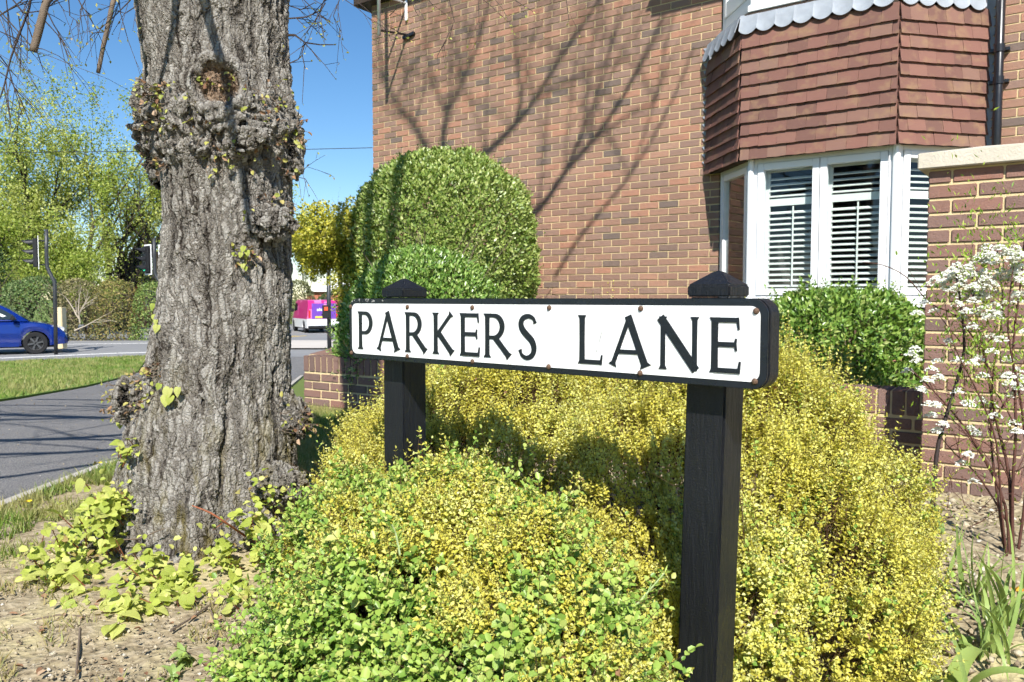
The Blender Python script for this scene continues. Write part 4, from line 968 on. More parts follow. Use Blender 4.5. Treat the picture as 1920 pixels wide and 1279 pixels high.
# heart-shaped sucker leaves round the foot, each a leaf of its own
def heart(seed):
    rs = random.Random(seed); mb = MB(); half = [(0, 0), (.16, -.10), (.36, -.04), (.47, .18), (.46, .42), (.33, .66), (.16, .86), (0, 1.05)]
    cv = rs.uniform(.25, .6); fo = rs.uniform(.1, .3); tw = rs.uniform(-.25, .25); pts = []; fs = []
    def put(x, y, e=0): return (x, y, fo * abs(x) - cv * (y ** 2) * .45 + tw * x * y + e * rs.uniform(-.03, .03))
    for s_ in (-1, 1):
        b = len(pts); ys = [h[1] for h in half]
        for (x, y) in half: pts.append(put(0, max(0, y)))
        for (x, y) in half: pts.append(put(s_ * x * .55, y * .98, .5))
        for (x, y) in half: pts.append(put(s_ * x, y, 1))
        k = len(half)
        for j in range(2):
            for i in range(k - 1):
                q = (b + j * k + i, b + j * k + i + 1, b + (j + 1) * k + i + 1, b + (j + 1) * k + i); fs.append(q if s_ > 0 else q[::-1])
    mb.faces(pts, fs); me = mb.mesh('leaf', MATS['lime_leaf'], smooth=True); return me
HM = [heart(s_) for s_ in range(9)]
def put_leaf(p_, d, nrm, size):
    d = Vector(d).normalized(); nrm = Vector(nrm); nrm = (nrm - d * nrm.dot(d)).normalized(); x = d.cross(nrm)
    M = Matrix((x, d, nrm)).transposed().to_euler()
    link('leaf', random.choice(HM), None, tree, Vector(p_) - tree.location, M, (size, size, size))
stalk = MB(); random.seed(12)
def cluster(px, py, Y, k, spread, size, h=.05):
    for _ in range(k):
        q = at(px + random.gauss(0, spread), py + random.gauss(0, spread * .75), Y + random.uniform(-.09, .09)); q.z = max(q.z, .025)
        d = Vector((random.gauss(0, 1), random.gauss(-.5, .8), random.gauss(-.25, .45))); nr = Vector((random.gauss(0, .45), random.gauss(-.45, .4), 1)); s_ = size * random.uniform(.55, 1.25)
        put_leaf(q, d, nr, s_); b = q + Vector((random.gauss(0, .03), .05, -random.uniform(.04, .09))); stalk.tube([b, q], [.0022, .0014], 4, caps=False)
for a in ((200, 935, 2.95, 17, 22, 0.053), (165, 985, 2.9, 23, 32, 0.053), (135, 1030, 2.8, 27, 37, 0.05), (110, 1085, 2.7, 23, 32, 0.048), (165, 1105, 2.75, 15, 28, 0.043), (285, 1070, 2.68, 28, 37, 0.05), (335, 1085, 2.68, 17, 28, 0.045), (265, 1150, 2.5, 23, 37, 0.048), (345, 1135, 2.55, 15, 22, 0.041),
          (225, 1195, 2.38, 8, 13, 0.058), (420, 1055, 2.75, 17, 24, 0.052), (480, 985, 2.85, 11, 26, 0.055), (500, 1035, 2.8, 13, 24, 0.043), (440, 1110, 2.6, 8, 17, 0.039), (232, 855, 2.98, 10, 15, 0.043), (225, 950, 2.98, 11, 17, 0.056), (455, 1140, 2.5, 8, 15, 0.034), (170, 1160, 2.55, 10, 24, 0.034)):
    cluster(*a)
for px, py, s_ in ((318, 728, .045), (312, 742, .042), (322, 742, .036), (335, 727, .035), (242, 730, .035), (225, 790, .03), (458, 462, .026), (463, 470, .022), (452, 474, .02), (455, 495, .02), (461, 500, .018), (290, 590, .03), (296, 610, .032), (288, 570, .025), (293, 600, .022), (300, 720, .025)):
    q = front(px, py, .03); put_leaf(q, (random.uniform(-.4, .4), -.4, -1), (random.uniform(-.3, .3), -1, .45), s_); stalk.tube([q + Vector((0, .05, .0)), q], [.002, .0014], 4, caps=False)
mp, md = [], []
for x, y, Y, k, s_ in ((200, 930, 2.95, 70, 26), (160, 990, 2.88, 110, 38), (125, 1045, 2.78, 110, 38), (110, 1100, 2.68, 70, 32), (290, 1075, 2.68, 110, 40), (265, 1150, 2.5, 80, 36), (345, 1120, 2.58, 70, 30), (425, 1060, 2.72, 80, 30), (490, 1000, 2.82, 80, 34), (500, 930, 2.9, 60, 30), (225, 960, 2.95, 60, 20), (240, 850, 2.96, 20, 14), (180, 1150, 2.52, 40, 30), (450, 1130, 2.52, 40, 26)):
    for _ in range(k):
        q = at(x + random.gauss(0, s_), y + random.gauss(0, s_ * .7), Y + random.uniform(-.1, .1)); mp.append((q.x, q.y, max(.012, q.z))); md.append((random.gauss(0, 1), random.gauss(-.4, .8), random.gauss(0, .6)))
mp, md = np.array(mp), np.array(md); sz = RNG.uniform(.012, .034, len(mp)); leaf_mat('lime_small', [(0, (.30, .37, .06)), (.5, (.47, .52, .10)), (.85, (.58, .60, .19)), (1, (.30, .20, .08))], .36, .5, .3)
tag(fol('small_leaves', leaves6(mp, md, rnd_dirs(len(mp)) * .7 + np.array([0, -.4, .9]), sz, sz * .85), MATS['lime_small'], tree), kind='stuff')
tag(stalk.build('leaf_stalks', MATS['red_shoot'], tree), kind='stuff')
lim('shoot', [front(460, 1005, .02), at(430, 985, 2.75), at(395, 962, 2.7), at(360, 948, 2.68)], [.005, .004, .0035, .002], 6, 'red_shoot')
lim('shoot', [at(190, 1000, 2.95), at(225, 1030, 2.85), at(228, 1060, 2.8), at(250, 1045, 2.8)], [.004, .0035, .003, .002], 6)
lim('shoot', [at(215, 1012, 2.85), at(260, 1010, 2.83), at(290, 998, 2.83), at(312, 990, 2.83)], [.003, .003, .0025, .0015], 5)
# ---------------------------------------------------------------- shrubs round the sign
GOLD = [(0, (.42, .36, .05)), (.2, (.62, .58, .10)), (.6, (.76, .75, .20)), (.9, (.84, .83, .36)), (1, (.44, .54, .10))]
leaf_mat('gold_leaf', GOLD, .38, .42, .4, tint=((.62, .55, .08), 3.0))
leaf_mat('green_leaf', [(0, (.14, .26, .04)), (.4, (.27, .40, .07)), (.8, (.40, .50, .11)), (1, (.54, .54, .18))], .32, .42, .45)
leaf_mat('green_leaf_one', [(0, (.25, .38, .07)), (.6, (.37, .48, .10)), (1, (.48, .52, .16))], .32, .42, .45, obj=True)
plain('shrub_stem', (.10, .055, .03), .8, .2, var=.4, nscale=50)
GE = [((.79, 2.79, .21), (.525, .78, .58)), ((.05, 3.2, .15), (.80, .75, .60)), ((-.30, 3.05, .15), (.36, .60, .50)), ((.65, 2.08, .08), (.42, .46, .42)), ((.0, 2.70, .08), (.58, .58, .62)), ((.50, 2.35, .08), (.46, .52, .60))]
FE = [((-.13, 1.84, .06), (.42, .46, .50)), ((.03, 1.60, .06), (.25, .38, .46)), ((-.30, 2.10, .05), (.35, .42, .44)), ((.06, 1.38, .04), (.19, .34, .34)), ((-.33, 1.72, .0), (.30, .34, .34))]
golden = thing('golden_shrub', 'golden yellow box honeysuckle shrub spreading behind and right of the sign', 'shrub', (.5, 2.7, 0))
green = thing('green_shrub', 'green round-leaved shrub growing through gold foliage in front of the sign posts', 'shrub', (-.15, 1.85, 0))
lumps = lambda P, s_: np.array([mnoise.fractal(Vector(p_) * s_, 1, 2, 3) for p_ in P])
gp, gd, gl = [], [], []
for i, (c_, r_) in enumerate(GE):
    oth = [e for j, e in enumerate(GE) if j != i] + FE
    P, N = ell_points(int(7600 * r_[0] * r_[1] / .45), c_, r_, oth)
    k = (P[:, 1] < c_[1] + .35) | (P[:, 2] > .3); P, N = P[k], N[k]
    L = lumps(P, 6.5)[:, None]; kp = (L[:, 0] > -.22) | (RNG.random(len(L)) < .45); P, N, L = P[kp], N[kp], L[kp]; P = P + N * (.14 * L - .025) - N * RNG.exponential(.03, (len(P), 1))
    gp.append(P); gd.append(N * .8 + np.array([0, -.1, .75]) + rnd_dirs(len(P)) * .55)
P, N = [], []
for i, (c_, r_) in enumerate(FE):
    a, b = ell_points(int(4200 * r_[0] * r_[1] / .2), c_, r_, [e for j, e in enumerate(FE) if j != i] + GE[3:4]); P.append(a); N.append(b)
P, N = np.concatenate(P), np.concatenate(N); L = lumps(P, 5.0)[:, None]; P = P + N * (.095 * L - .02)
msk = np.array([mnoise.fractal(Vector(p_) * 5.5 + Vector((2, 5, 1)), 1, 2, 4) * 1.15 for p_ in P]) - (P[:, 0] + .1) * -.42 + (P[:, 2] - .34) * 1.1 + RNG.normal(0, .12, len(P))
isg = msk > .09
gp.append((P - N * RNG.exponential(.022, (len(P), 1)))[isg]); gd.append((N * .9 + np.array([0, -.1, .6]) + rnd_dirs(len(P)) * .5)[isg])
GP, GD = np.concatenate(gp), np.concatenate(gd); GLn = RNG.uniform(.05, .10, len(GP))
a = sprigs(GP, GD, GLn, 7, .0125, .008, 1.0, .45)
VF = leaves(a[0], a[1], a[2], a[3], a[3] * .72, .15)
# taller upright shoots at the back and sides
sx = np.concatenate([RNG.uniform(.45, 1.2, 420), RNG.uniform(-.6, .6, 300)]); sy = np.concatenate([RNG.uniform(2.3, 3.4, 420), RNG.uniform(2.7, 3.7, 300)])
zt_ = np.array([max([c[2] + r[2] * math.sqrt(max(0, 1 - ((x - c[0]) / r[0]) ** 2 - ((y - c[1]) / r[1]) ** 2)) for c, r in GE] + [.1]) for x, y in zip(sx, sy)])
ok = zt_ > .3; SP = np.column_stack([sx, sy, zt_ - .04])[ok]; SD = np.column_stack([RNG.normal(0, .13, ok.sum()), RNG.normal(0, .13, ok.sum()), np.ones(ok.sum())]); SLn = RNG.uniform(.08, .26, ok.sum())
for px, top in ((1098, 545), (1128, 538), (1140, 532), (1150, 528), (1178, 530), (1190, 545), (1112, 550)):
    q = at(px, top, 3.7); SP = np.vstack([SP, [(q.x, q.y, q.z - .34)]]); SD = np.vstack([SD, [(0, 0, 1)]]); SLn = np.append(SLn, .34)
ls = RNG.choice(len(GP), 700, False); SP = np.vstack([SP, GP[ls]]); SD = np.vstack([SD, unit(GD[ls]) + np.array([0, 0, .5]) + rnd_dirs(700) * .3]); SLn = np.append(SLn, RNG.uniform(.10, .19, 700))
b = sprigs(SP, SD, SLn, 11, .014, .009, 1.0, .4, .4)
VF2 = leaves(b[0], b[1], b[2], b[3], b[3] * .7, .15)
tag(fol('leaves', join_vf([VF, VF2]), MATS['gold_leaf'], golden), kind='stuff')
sv = stems(np.concatenate([GP - GD * .05, SP - SD * .1]), np.concatenate([GP + unit(GD) * GLn[:, None], SP + unit(SD) * SLn[:, None]]), .0008)
tag(fol('stems', sv, MATS['shrub_stem'], golden), kind='stuff')
mb = MB(); random.seed(3)
for c_, r_ in GE:
    for _ in range(7): branchy(mb, (c_[0] + random.uniform(-.1, .1), c_[1] + random.uniform(-.1, .1), 0), (random.uniform(-1, 1) * r_[0], random.uniform(-1, 1) * r_[1], r_[2] + .1), .45, .006, 2, .5)
tag(mb.build('branches', MATS['shrub_stem'], golden), kind='stuff')

P2, N2 = P[~isg], N[~isg]
ex = RNG.random(len(gp[3])) < .12; ex2 = RNG.random(len(gp[0])) < .05; ex3 = RNG.random(len(gp[1])) < .03; ex4 = RNG.random(isg.sum()) < .10
P2 = np.concatenate([P2, gp[3][ex], gp[0][ex2], gp[1][ex3], P[isg][ex4]]); N2 = np.concatenate([N2, gd[3][ex], gd[0][ex2], gd[1][ex3], N[isg][ex4]])
kk = RNG.random(len(P2)) < .8; P2, N2 = P2[kk], N2[kk]
P2 = P2 - N2 * RNG.exponential(.018, (len(P2), 1)); D2 = N2 * .7 + np.array([0, -.25, .35]) + rnd_dirs(len(P2)) * .7; L2 = RNG.uniform(.05, .10, len(P2))
L2 = np.where(RNG.random(len(P2)) < .06, L2 * 1.9, L2); a = sprigs(P2, D2, L2, 4, .0175, .015, 1.1, .5, .3)
a[3][:] *= RNG.choice([.7, 1.0, 1.0, 1.35], len(P2))[None].repeat(9, 0).ravel()
NN = a[2] * .5 + np.array([0, -.35, .9]) + np.repeat(N2[None], 9, 0).reshape(-1, 3) * .5
near = np.argsort(np.linalg.norm(a[0] - np.array([-.1, 1.2, .5]), axis=1) + RNG.uniform(0, .25, len(a[0])))
solo = near[:240]; rest = np.ones(len(a[0]), bool); rest[solo] = False
tag(fol('leaves', leaves6(a[0][rest], a[1][rest], NN[rest], a[3][rest], a[3][rest] * .78), MATS['green_leaf'], green), kind='stuff')
tag(fol('stems', stems(P2 - D2 * .04, P2 + unit(D2) * L2[:, None], .0010), MATS['shrub_stem'], green), kind='stuff')
V, F = leaves6(np.zeros((1, 3)), np.array([[0, 1., 0]]), np.array([[0, 0, 1.]]), 1.0, .78); lm = np_mesh('leaf', V, F, MATS['green_leaf_one'])
for i in solo:
    d = Vector(a[1][i]).normalized(); nr = Vector(NN[i]); nr = (nr - d * nr.dot(d)).normalized(); x = d.cross(nr)
    link('leaf', lm, None, green, Vector(a[0][i]) - green.location, Matrix((x, d, nr)).transposed().to_euler(), (a[3][i],) * 3)
ix = RNG.choice(len(GP), 260, False); tag(fol('dead_leaves', leaves6(GP[ix] + unit(GD[ix]) * .04, rnd_dirs(260), rnd_dirs(260), RNG.uniform(.01, .022, 260), RNG.uniform(.007, .014, 260), .4), MATS['dead_leaf'], golden), kind='stuff')
# goosegrass stems lying on the shrub
plain('pale_stem', (.30, .36, .16), .7, .3, var=.2)
for pts in (((1030, 1150), (1010, 1090), (985, 1060), (965, 1030)), ((750, 1040), (742, 1000), (735, 985)), ((1170, 1160), (1215, 1110), (1245, 1075))):
    gs = thing('goosegrass_stem', {1030: 'pale goosegrass stem lying on the shrub below the sign middle', 750: 'short goosegrass stem poking from the green shrub at left', 1170: 'goosegrass stem leaning towards the right sign post'}[pts[0][0]], 'weed', at(*pts[0], 1.42))
    Q = [at(x, y, 1.40 + .06 * i) for i, (x, y) in enumerate(pts)]; MB().tube(Q, [.0022, .002, .0018, .0012][:len(Q)], 5).build('stem', MATS['pale_stem'], gs)
    wp, wd = [], []
    for t in np.linspace(.15, 1, 6):
        k = min(int(t * (len(Q) - 1)), len(Q) - 2); q = Q[k].lerp(Q[k + 1], t * (len(Q) - 1) - k)
        for j in range(6): wp.append(tuple(q)); wd.append((math.cos(j * 1.05), math.sin(j * 1.05) * .6, .5 + .3 * math.sin(j * 2)))
    tag(fol('leaves', leaves(np.array(wp), np.array(wd), rnd_dirs(len(wp)), .02, .004), MATS['green_leaf'], gs), kind='stuff')

# ---------------------------------------------------------------- clipped bushes in the garden
def bush(name, label, c_, r_, power, n_, leaf, width, stops, lump=.05, trans=.25, up=.4, spec=.5, cat='bush', depth=.05, rough=.38, tint=None, soft=.6):
    t = thing(name, label, cat, (c_[0], c_[1], gz(c_[1])))
    mn = 'leaf_' + str(len(MATS)); leaf_mat(mn, stops, trans, rough, spec, tint=tint)
    P, N = ell_points(n_, c_, r_, (), gz(c_[1]) + .05, power)
    L = .45 * lumps(P, 2.2 / max(.5, r_[0]))[:, None] + .5 * lumps(P, 9)[:, None]; P = P + N * lump * L - N * RNG.exponential(depth, (len(P), 1)) * np.where(RNG.random((len(P), 1)) < .3, 4.0, 1.0)
    st_ = RNG.choice(len(P), 420, False); sg = sprigs(P[st_], N[st_] + np.array([0, 0, .7]) + rnd_dirs(420) * .4, RNG.uniform(.06, .16, 420), 5, leaf * .9, 1, .9, .4)
    D = N * .55 + rnd_dirs(len(P)) * soft + np.array([0, 0, up]); NN = N + rnd_dirs(len(P)) * .55 + np.array([0, 0, .3])
    LL = leaf * RNG.uniform(.6, 1.25, len(P))
    tag(fol('foliage', join_vf([leaves(P, D, NN, LL, LL * width, .12), leaves(sg[0], sg[1], sg[2], sg[3], sg[3] * width, .12)]), MATS[mn], t), kind='stuff')
    mb = MB()
    for _ in range(9): branchy(mb, (c_[0] + random.uniform(-.1, .1), c_[1], gz(c_[1]) - .02), (random.uniform(-1, 1) * r_[0], random.uniform(-1, 1) * r_[1], r_[2] * 1.4), r_[2] * 1.1, .02, 2, .5)
    tag(mb.build('branches', MATS['twig_bark'], t), kind='stuff'); return t
G1 = [(0, (.11, .18, .03)), (.45, (.23, .32, .065)), (.8, (.37, .44, .12)), (1, (.50, .54, .22))]
bush('domed_bush', 'large domed clipped bush with pale variegated leaves against the house wall', (-.71, 8.25, 1.42), (.97, .95, 1.10), 2.25, 76000, .040, .6, G1, .09, depth=.05)
G2 = [(0, (.08, .17, .03)), (.45, (.19, .33, .06)), (.85, (.33, .46, .11)), (1, (.48, .55, .24))]
bush('rounded_bush', 'lower rounded dark green bush in front of the domed bush', (-.80, 7.15, .50), (.80, .60, .97), 2.0, 30000, .04, .5, G2, .05, spec=.6, depth=.05, rough=.3)
bush('clipped_hedge', 'clipped glossy green hedge under the bay window', (2.50, 6.0, .42), (.60, .42, .63), 3.4, 17000, .05, .5, [(0, (.09, .18, .03)), (.5, (.18, .31, .05)), (.85, (.30, .42, .09)), (1, (.42, .47, .17))], .03, spec=.6, depth=.04, rough=.3)
gt = thing('golden_tree', 'small round-headed tree with golden yellow leaves beside the domed bush', 'tree', (-1.78, 8.1, gz(8.1)))
leaf_mat('golden_privet', [(0, (.16, .19, .02)), (.4, (.42, .40, .045)), (.8, (.60, .53, .08)), (1, (.26, .32, .04))], .3, .4, .4)
P, N = [], []
for c_, r_, k in (((-1.86, 8.1, 1.62), (.44, .44, .33), 9500), ((-1.58, 8.0, 1.45), (.28, .32, .42), 5000), ((-2.02, 8.1, 1.5), (.26, .3, .26), 3500), ((-1.55, 7.9, 1.15), (.18, .25, .32), 2600)):
    a_, b_ = ell_points(k, c_, r_, ()); P.append(a_); N.append(b_)
P, N = np.concatenate(P), np.concatenate(N); P = P + N * .2 * lumps(P, 4)[:, None] - N * RNG.exponential(.05, (len(P), 1))
LL = RNG.uniform(.022, .045, len(P)); tag(fol('crown', leaves(P, N * .5 + rnd_dirs(len(P)) * .8 + np.array([0, 0, .2]), N + rnd_dirs(len(P)) * .6, LL, LL * .6), MATS['golden_privet'], gt), kind='stuff')
mb = MB(); mb.tube([(-1.72, 8.1, gz(8.1)), (-1.74, 8.1, .6), (-1.78, 8.1, 1.4)], [.03, .026, .022], 8)
mb.build('trunk', MATS['twig_bark'], gt)
mb = MB(); [branchy(mb, (-1.78, 8.1, 1.3), (random.uniform(-1, 1), random.uniform(-1, 1), .8), .35, .012, 2, .6) for _ in range(8)]; tag(mb.build('limbs', MATS['twig_bark'], gt), kind='stuff')

# ---------------------------------------------------------------- white-flowered shrub by the pillar
random.seed(21)
sp = thing('white_flowering_shrub', 'bare-stemmed shrub with clusters of small white flowers before the pillar', 'shrub', (1.95, 3.05, 0))
plain('spirea_stem', (.085, .035, .025), .6, .35, var=.5, nscale=60); plain('dark_stem', (.03, .02, .017), .7, .3, var=.4, nscale=60)
leaf_mat('petal', [(0, (.80, .80, .79)), (.7, (.88, .88, .86)), (1, (.80, .83, .74))], .3, .6, .3)
leaf_mat('fresh_leaf', [(0, (.14, .27, .03)), (.6, (.30, .42, .05)), (1, (.45, .52, .10))], .4, .45, .4)
def px_stem(name, pts, Y, r0, r1, mat):
    Q = [at(x, y, Y + dy) for x, y, dy in pts]; return lim(name, Q, [r0 + (r1 - r0) * i / (len(Q) - 1) for i in range(len(Q))], 6, mat, sp)
px_stem('stem', [(1742, 1045, 0), (1752, 905, 0), (1760, 830, .02), (1788, 735, .05), (1808, 655, .05), (1800, 560, 0), (1790, 500, 0)], 2.95, .010, .003, 'dark_stem')
for pts, r0 in (([(1893, 1065, 0), (1885, 950, 0), (1845, 860, 0), (1800, 790, 0), (1752, 735, 0), (1705, 690, .02)], .009), ([(1895, 1065, 0), (1893, 900, .02), (1868, 790, .05), (1850, 690, .05), (1830, 590, .05), (1822, 500, .02)], .010), ([(1900, 1060, 0), (1898, 930, 0), (1905, 800, 0), (1900, 650, .02), (1915, 520, 0), (1922, 420, 0)], .010),
                ([(1888, 1060, .05), (1870, 930, .08), (1858, 820, .1), (1862, 700, .1), (1880, 580, .1), (1870, 470, .08)], .008), ([(1905, 1060, .05), (1925, 900, .05), (1915, 760, 0), (1890, 620, -.05), (1900, 500, -.05)], .009), ([(1890, 1060, -.03), (1878, 960, -.03), (1868, 830, -.05), (1835, 740, -.05), (1790, 650, -.05), (1770, 560, -.02)], .007),
                ([(1900, 1000, .1), (1840, 900, .1), (1790, 850, .1), (1760, 815, .1)], .006), ([(1845, 860, 0), (1800, 800, .03), (1770, 780, .03), (1748, 770, .05)], .004), ([(1830, 640, .05), (1790, 590, .05), (1745, 570, .05), (1700, 520, 0), (1655, 497, 0), (1617, 492, 0)], .005), ([(1800, 640, 0), (1760, 590, 0), (1700, 500, .02)], .003), ([(1752, 735, 0), (1735, 700, 0), (1715, 640, 0)], .003),
                ([(1862, 790, .1), (1900, 730, .1), (1925, 700, .1)], .005), ([(1905, 800, 0), (1870, 740, 0), (1850, 730, 0)], .004), ([(1893, 900, 0), (1860, 840, 0), (1820, 820, 0), (1790, 800, 0)], .004)):
    px_stem('stem', pts, 3.0, r0 * .72, r0 * .22, 'spirea_stem')
mb = MB()
for _ in range(90):
    x, y = random.uniform(1770, 1920), random.uniform(500, 1000); p_ = at(x, y, 3.0 + random.uniform(-.1, .12))
    branchy(mb, p_, (random.uniform(-1, 1), random.uniform(-.4, .4), random.uniform(-.1, 1.2)), random.uniform(.07, .2), .0017, 1, .8, n=4, seg=3)
tag(mb.build('twigs', MATS['spirea_stem'], sp), kind='stuff')
fp, fn, lp, ld, fo = [], [], [], [], []
CL = [(1700, 690, 3), (1712, 700, 3), (1695, 680, 2), (1722, 720, 3), (1730, 735, 2), (1740, 690, 2), (1735, 660, 2), (1748, 710, 3), (1752, 740, 3), (1765, 690, 3), (1790, 700, 2), (1775, 530, 5), (1760, 525, 4), (1790, 515, 5), (1770, 545, 4), (1810, 530, 5), (1830, 515, 6), (1850, 500, 6), (1870, 485, 6), (1895, 480, 6), (1915, 490, 6), (1900, 520, 6),
      (1880, 530, 5), (1855, 540, 5), (1835, 560, 5), (1810, 560, 4), (1800, 590, 3), (1790, 610, 3), (1845, 590, 5), (1860, 610, 4), (1830, 545, 5), (1918, 530, 5), (1900, 560, 4), (1760, 580, 3), (1740, 575, 2), (1800, 640, 2), (1750, 770, 3), (1765, 790, 3), (1780, 800, 4), (1810, 775, 4), (1830, 770, 3), (1790, 760, 3), (1770, 760, 2), (1850, 760, 3),
      (1905, 710, 5), (1890, 720, 4), (1915, 735, 5), (1870, 690, 3), (1850, 720, 3), (1840, 670, 3), (1860, 660, 3), (1825, 690, 2), (1820, 855, 3), (1860, 790, 3), (1840, 820, 2), (1890, 800, 3), (1865, 590, 3), (1880, 640, 3), (1905, 620, 3), (1850, 640, 2), (1820, 620, 3), (1745, 800, 2), (1735, 590, 2), (1910, 790, 3), (1800, 870, 1), (1830, 910, 1)]
for x, y, k in CL:
    for _ in range(max(1, int(k * (1.3 if y < 610 and x > 1760 else .6)))):
        c_ = at(x + random.gauss(0, 11), y + random.gauss(0, 8), 3.0 + random.uniform(-.09, .09))
        for _q in range(26):
            a_ = random.uniform(0, 6.283); rr = .021 * math.sqrt(random.random()); f = (c_.x + rr * math.cos(a_), c_.y + rr * math.sin(a_), c_.z + .026 * math.cos(rr * 62))
            for b_ in range(4): fp.append(f); fn.append((math.cos(a_ + b_ * 1.57), math.sin(a_ + b_ * 1.57), random.uniform(-.6, .6))); fo.append((rr * math.cos(a_) * 30 + random.gauss(0, .3), rr * math.sin(a_) * 30 - .5, .9))
        lp.append(tuple(c_ + Vector((random.gauss(0, .02), random.gauss(0, .02), random.gauss(-.015, .01))))); ld.append((random.gauss(0, 1), random.gauss(0, 1), .4))
fp, fn = np.array(fp), np.array(fn); tag(fol('flowers', leaves(fp, fn, np.array(fo), .0082, .0075), MATS['petal'], sp), kind='stuff')
for _ in range(1700):
    x, y = random.gauss(1850, 55), random.gauss(640, 130); p_ = at(x, y, 3.0 + random.uniform(-.12, .12)); lp.append(tuple(p_)); ld.append((random.gauss(0, .6), random.gauss(0, .6), .8))
for x, y, k in ((1905, 440, 26), (1890, 450, 16), (1840, 655, 22), (1818, 480, 14), (1825, 655, 16), (1912, 465, 20)):
    for _ in range(k): lp.append(tuple(at(x + random.gauss(0, 12), y + random.gauss(0, 12), 3.0 + random.uniform(-.05, .05)))); ld.append((random.gauss(0, .7), random.gauss(0, .7), 1))
lp, ld = np.array(lp), np.array(ld); tag(fol('leaves', leaves(lp, ld, rnd_dirs(len(lp)), RNG.uniform(.014, .032, len(lp)), RNG.uniform(.005, .010, len(lp))), MATS['fresh_leaf'], sp), kind='stuff')

# ---------------------------------------------------------------- bulb plants in the bed
n = NT('strap_leaf'); v = n.coord(); c = n.mix(n.noise(n.coord((30, 2, 2)), 9, 3), (.13, .24, .055), (.30, .40, .13)); c = n.mix(n.math('MULTIPLY', n.objrand(), .5), c, (.36, .42, .11))
a_ = n.bsdf(c, .4, None, .45); t_ = n.add('ShaderNodeBsdfTranslucent', {'Color': (.38, .5, .08)}); ms = n.add('ShaderNodeMixShader', {0: .25}); n.t.links.new(a_, ms.inputs[1]); n.t.links.new(t_.outputs[0], ms.inputs[2]); n.finish(ms.outputs[0])
def strap(L, wd, bend, fold=None):
    mb = MB(); k = 12; pts = []; x = z = 0.0; ang = R(88)
    for i in range(k + 1):
        t = i / k; w_ = wd * (1 - t ** 3) * (.55 + .45 * min(1, t * 4)) + .0006
        dx, dz = math.cos(ang), math.sin(ang)
        pts += [(x, -w_ / 2, z), (x - dz * w_ * .18, 0, z + dx * w_ * .18 * -1), (x, w_ / 2, z)]
        ang -= bend / k * (1 + t) + (R(110) / 2 if fold and abs(t - fold) < .07 else 0); x += dx * L / k; z += dz * L / k
    mb.faces(pts, [(3 * i + j, 3 * i + j + 1, 3 * i + j + 4, 3 * i + j + 3) for i in range(k) for j in range(2)])
    return mb.mesh('leaf', MATS['strap_leaf'], smooth=True)
SM = [strap(1, .05, R(30)), strap(1, .06, R(60)), strap(1, .045, R(95)), strap(1, .05, R(15)), strap(1, .055, R(130))]
TM = [strap(1, .14, R(25), .78), strap(1, .16, R(110))]
random.seed(31)
def clump(px, py, label, k, size, sp_, ms_, cat='plant'):
    g_ = on_ground(px, py); t = thing('bulb_plant', label, cat, (g_.x, g_.y, 0))
    for _ in range(k):
        link('leaf', random.choice(ms_), None, t, (random.gauss(0, sp_), random.gauss(0, sp_), -.01), (random.gauss(0, .18), random.gauss(0, .12), random.uniform(0, 6.28)), (size * random.uniform(.6, 1.2),) * 3)
    return t
clump(1862, 1235, 'clump of narrow green bulb leaves in the bed by the right edge', 22, .26, .022, SM)
clump(1905, 1180, 'taller clump of bulb leaves at the right edge below the white flowers', 26, .30, .03, SM)
clump(1835, 1130, 'thin bulb leaves standing at the foot of the flowering shrub', 18, .26, .035, SM[:4])
t = clump(1800, 1345, 'broad folded tulip leaves nearest the viewer at the right', 0, .3, .01, TM)
for rz, s_, m_ in ((2.6, .36, 0), (-.5, .30, 1), (.6, .30, 1), (3.6, .27, 1)): link('leaf', TM[m_], None, t, (random.gauss(0, .012), random.gauss(0, .012), -.01), (0, random.gauss(0, .05), rz), (s_,) * 3)
clump(1795, 1215, 'small leafy seedling in the bare bed beside the tulip leaves', 9, .07, .02, [strap(1, .45, R(95))], 'weed')
clump(1755, 1010, 'low green shoot at the foot of the dark stem', 4, .17, .012, [strap(1, .2, R(45))], 'plant')
plain('orange_petal', (.75, .32, .03), .5, .3, var=.3, nscale=60)
g_ = at(1908, 1110, 2.4); fl = thing('orange_flower', 'small orange and yellow flower among the bulb leaves', 'flower', (g_.x, g_.y, g_.z - .2))
mb = MB()
for i in range(7):
    a_ = i * .9; d_ = Vector((math.cos(a_), math.sin(a_), .5)) * .02; s_ = Vector((-math.sin(a_), math.cos(a_), 0)) * .009; mb.poly([g_, g_ + d_ * .6 + s_, g_ + d_ * 1.1, g_ + d_ * .6 - s_])
mb.build('petals', MATS['orange_petal'], fl); MB().tube([g_ - Vector((0, 0, .2)), g_], .0025, 5).build('stem', MATS['pale_stem'], fl)
# dandelions in the near grass
plain('dandelion', (.80, .58, .02), .6, .3, var=.2, nscale=80)
for (x, y), lb in (((187, 872), 'yellow dandelion flower beside the path kerb near the trunk'), ((53, 947), 'yellow dandelion flower in the grass at the far left')):
    g_ = on_ground(x, y + 8); d_ = thing('dandelion', lb, 'flower', g_); mb = MB()
    for i in range(16): a_ = i * .393; mb.poly([g_ + Vector((0, 0, .035)), g_ + Vector((math.cos(a_) * .017, math.sin(a_) * .017, .040)), g_ + Vector((math.cos(a_ + .3) * .017, math.sin(a_ + .3) * .017, .042))])
    mb.build('petals', MATS['dandelion'], d_); MB().tube([g_, g_ + Vector((0, 0, .036))], .002, 5).build('stem', MATS['pale_stem'], d_)
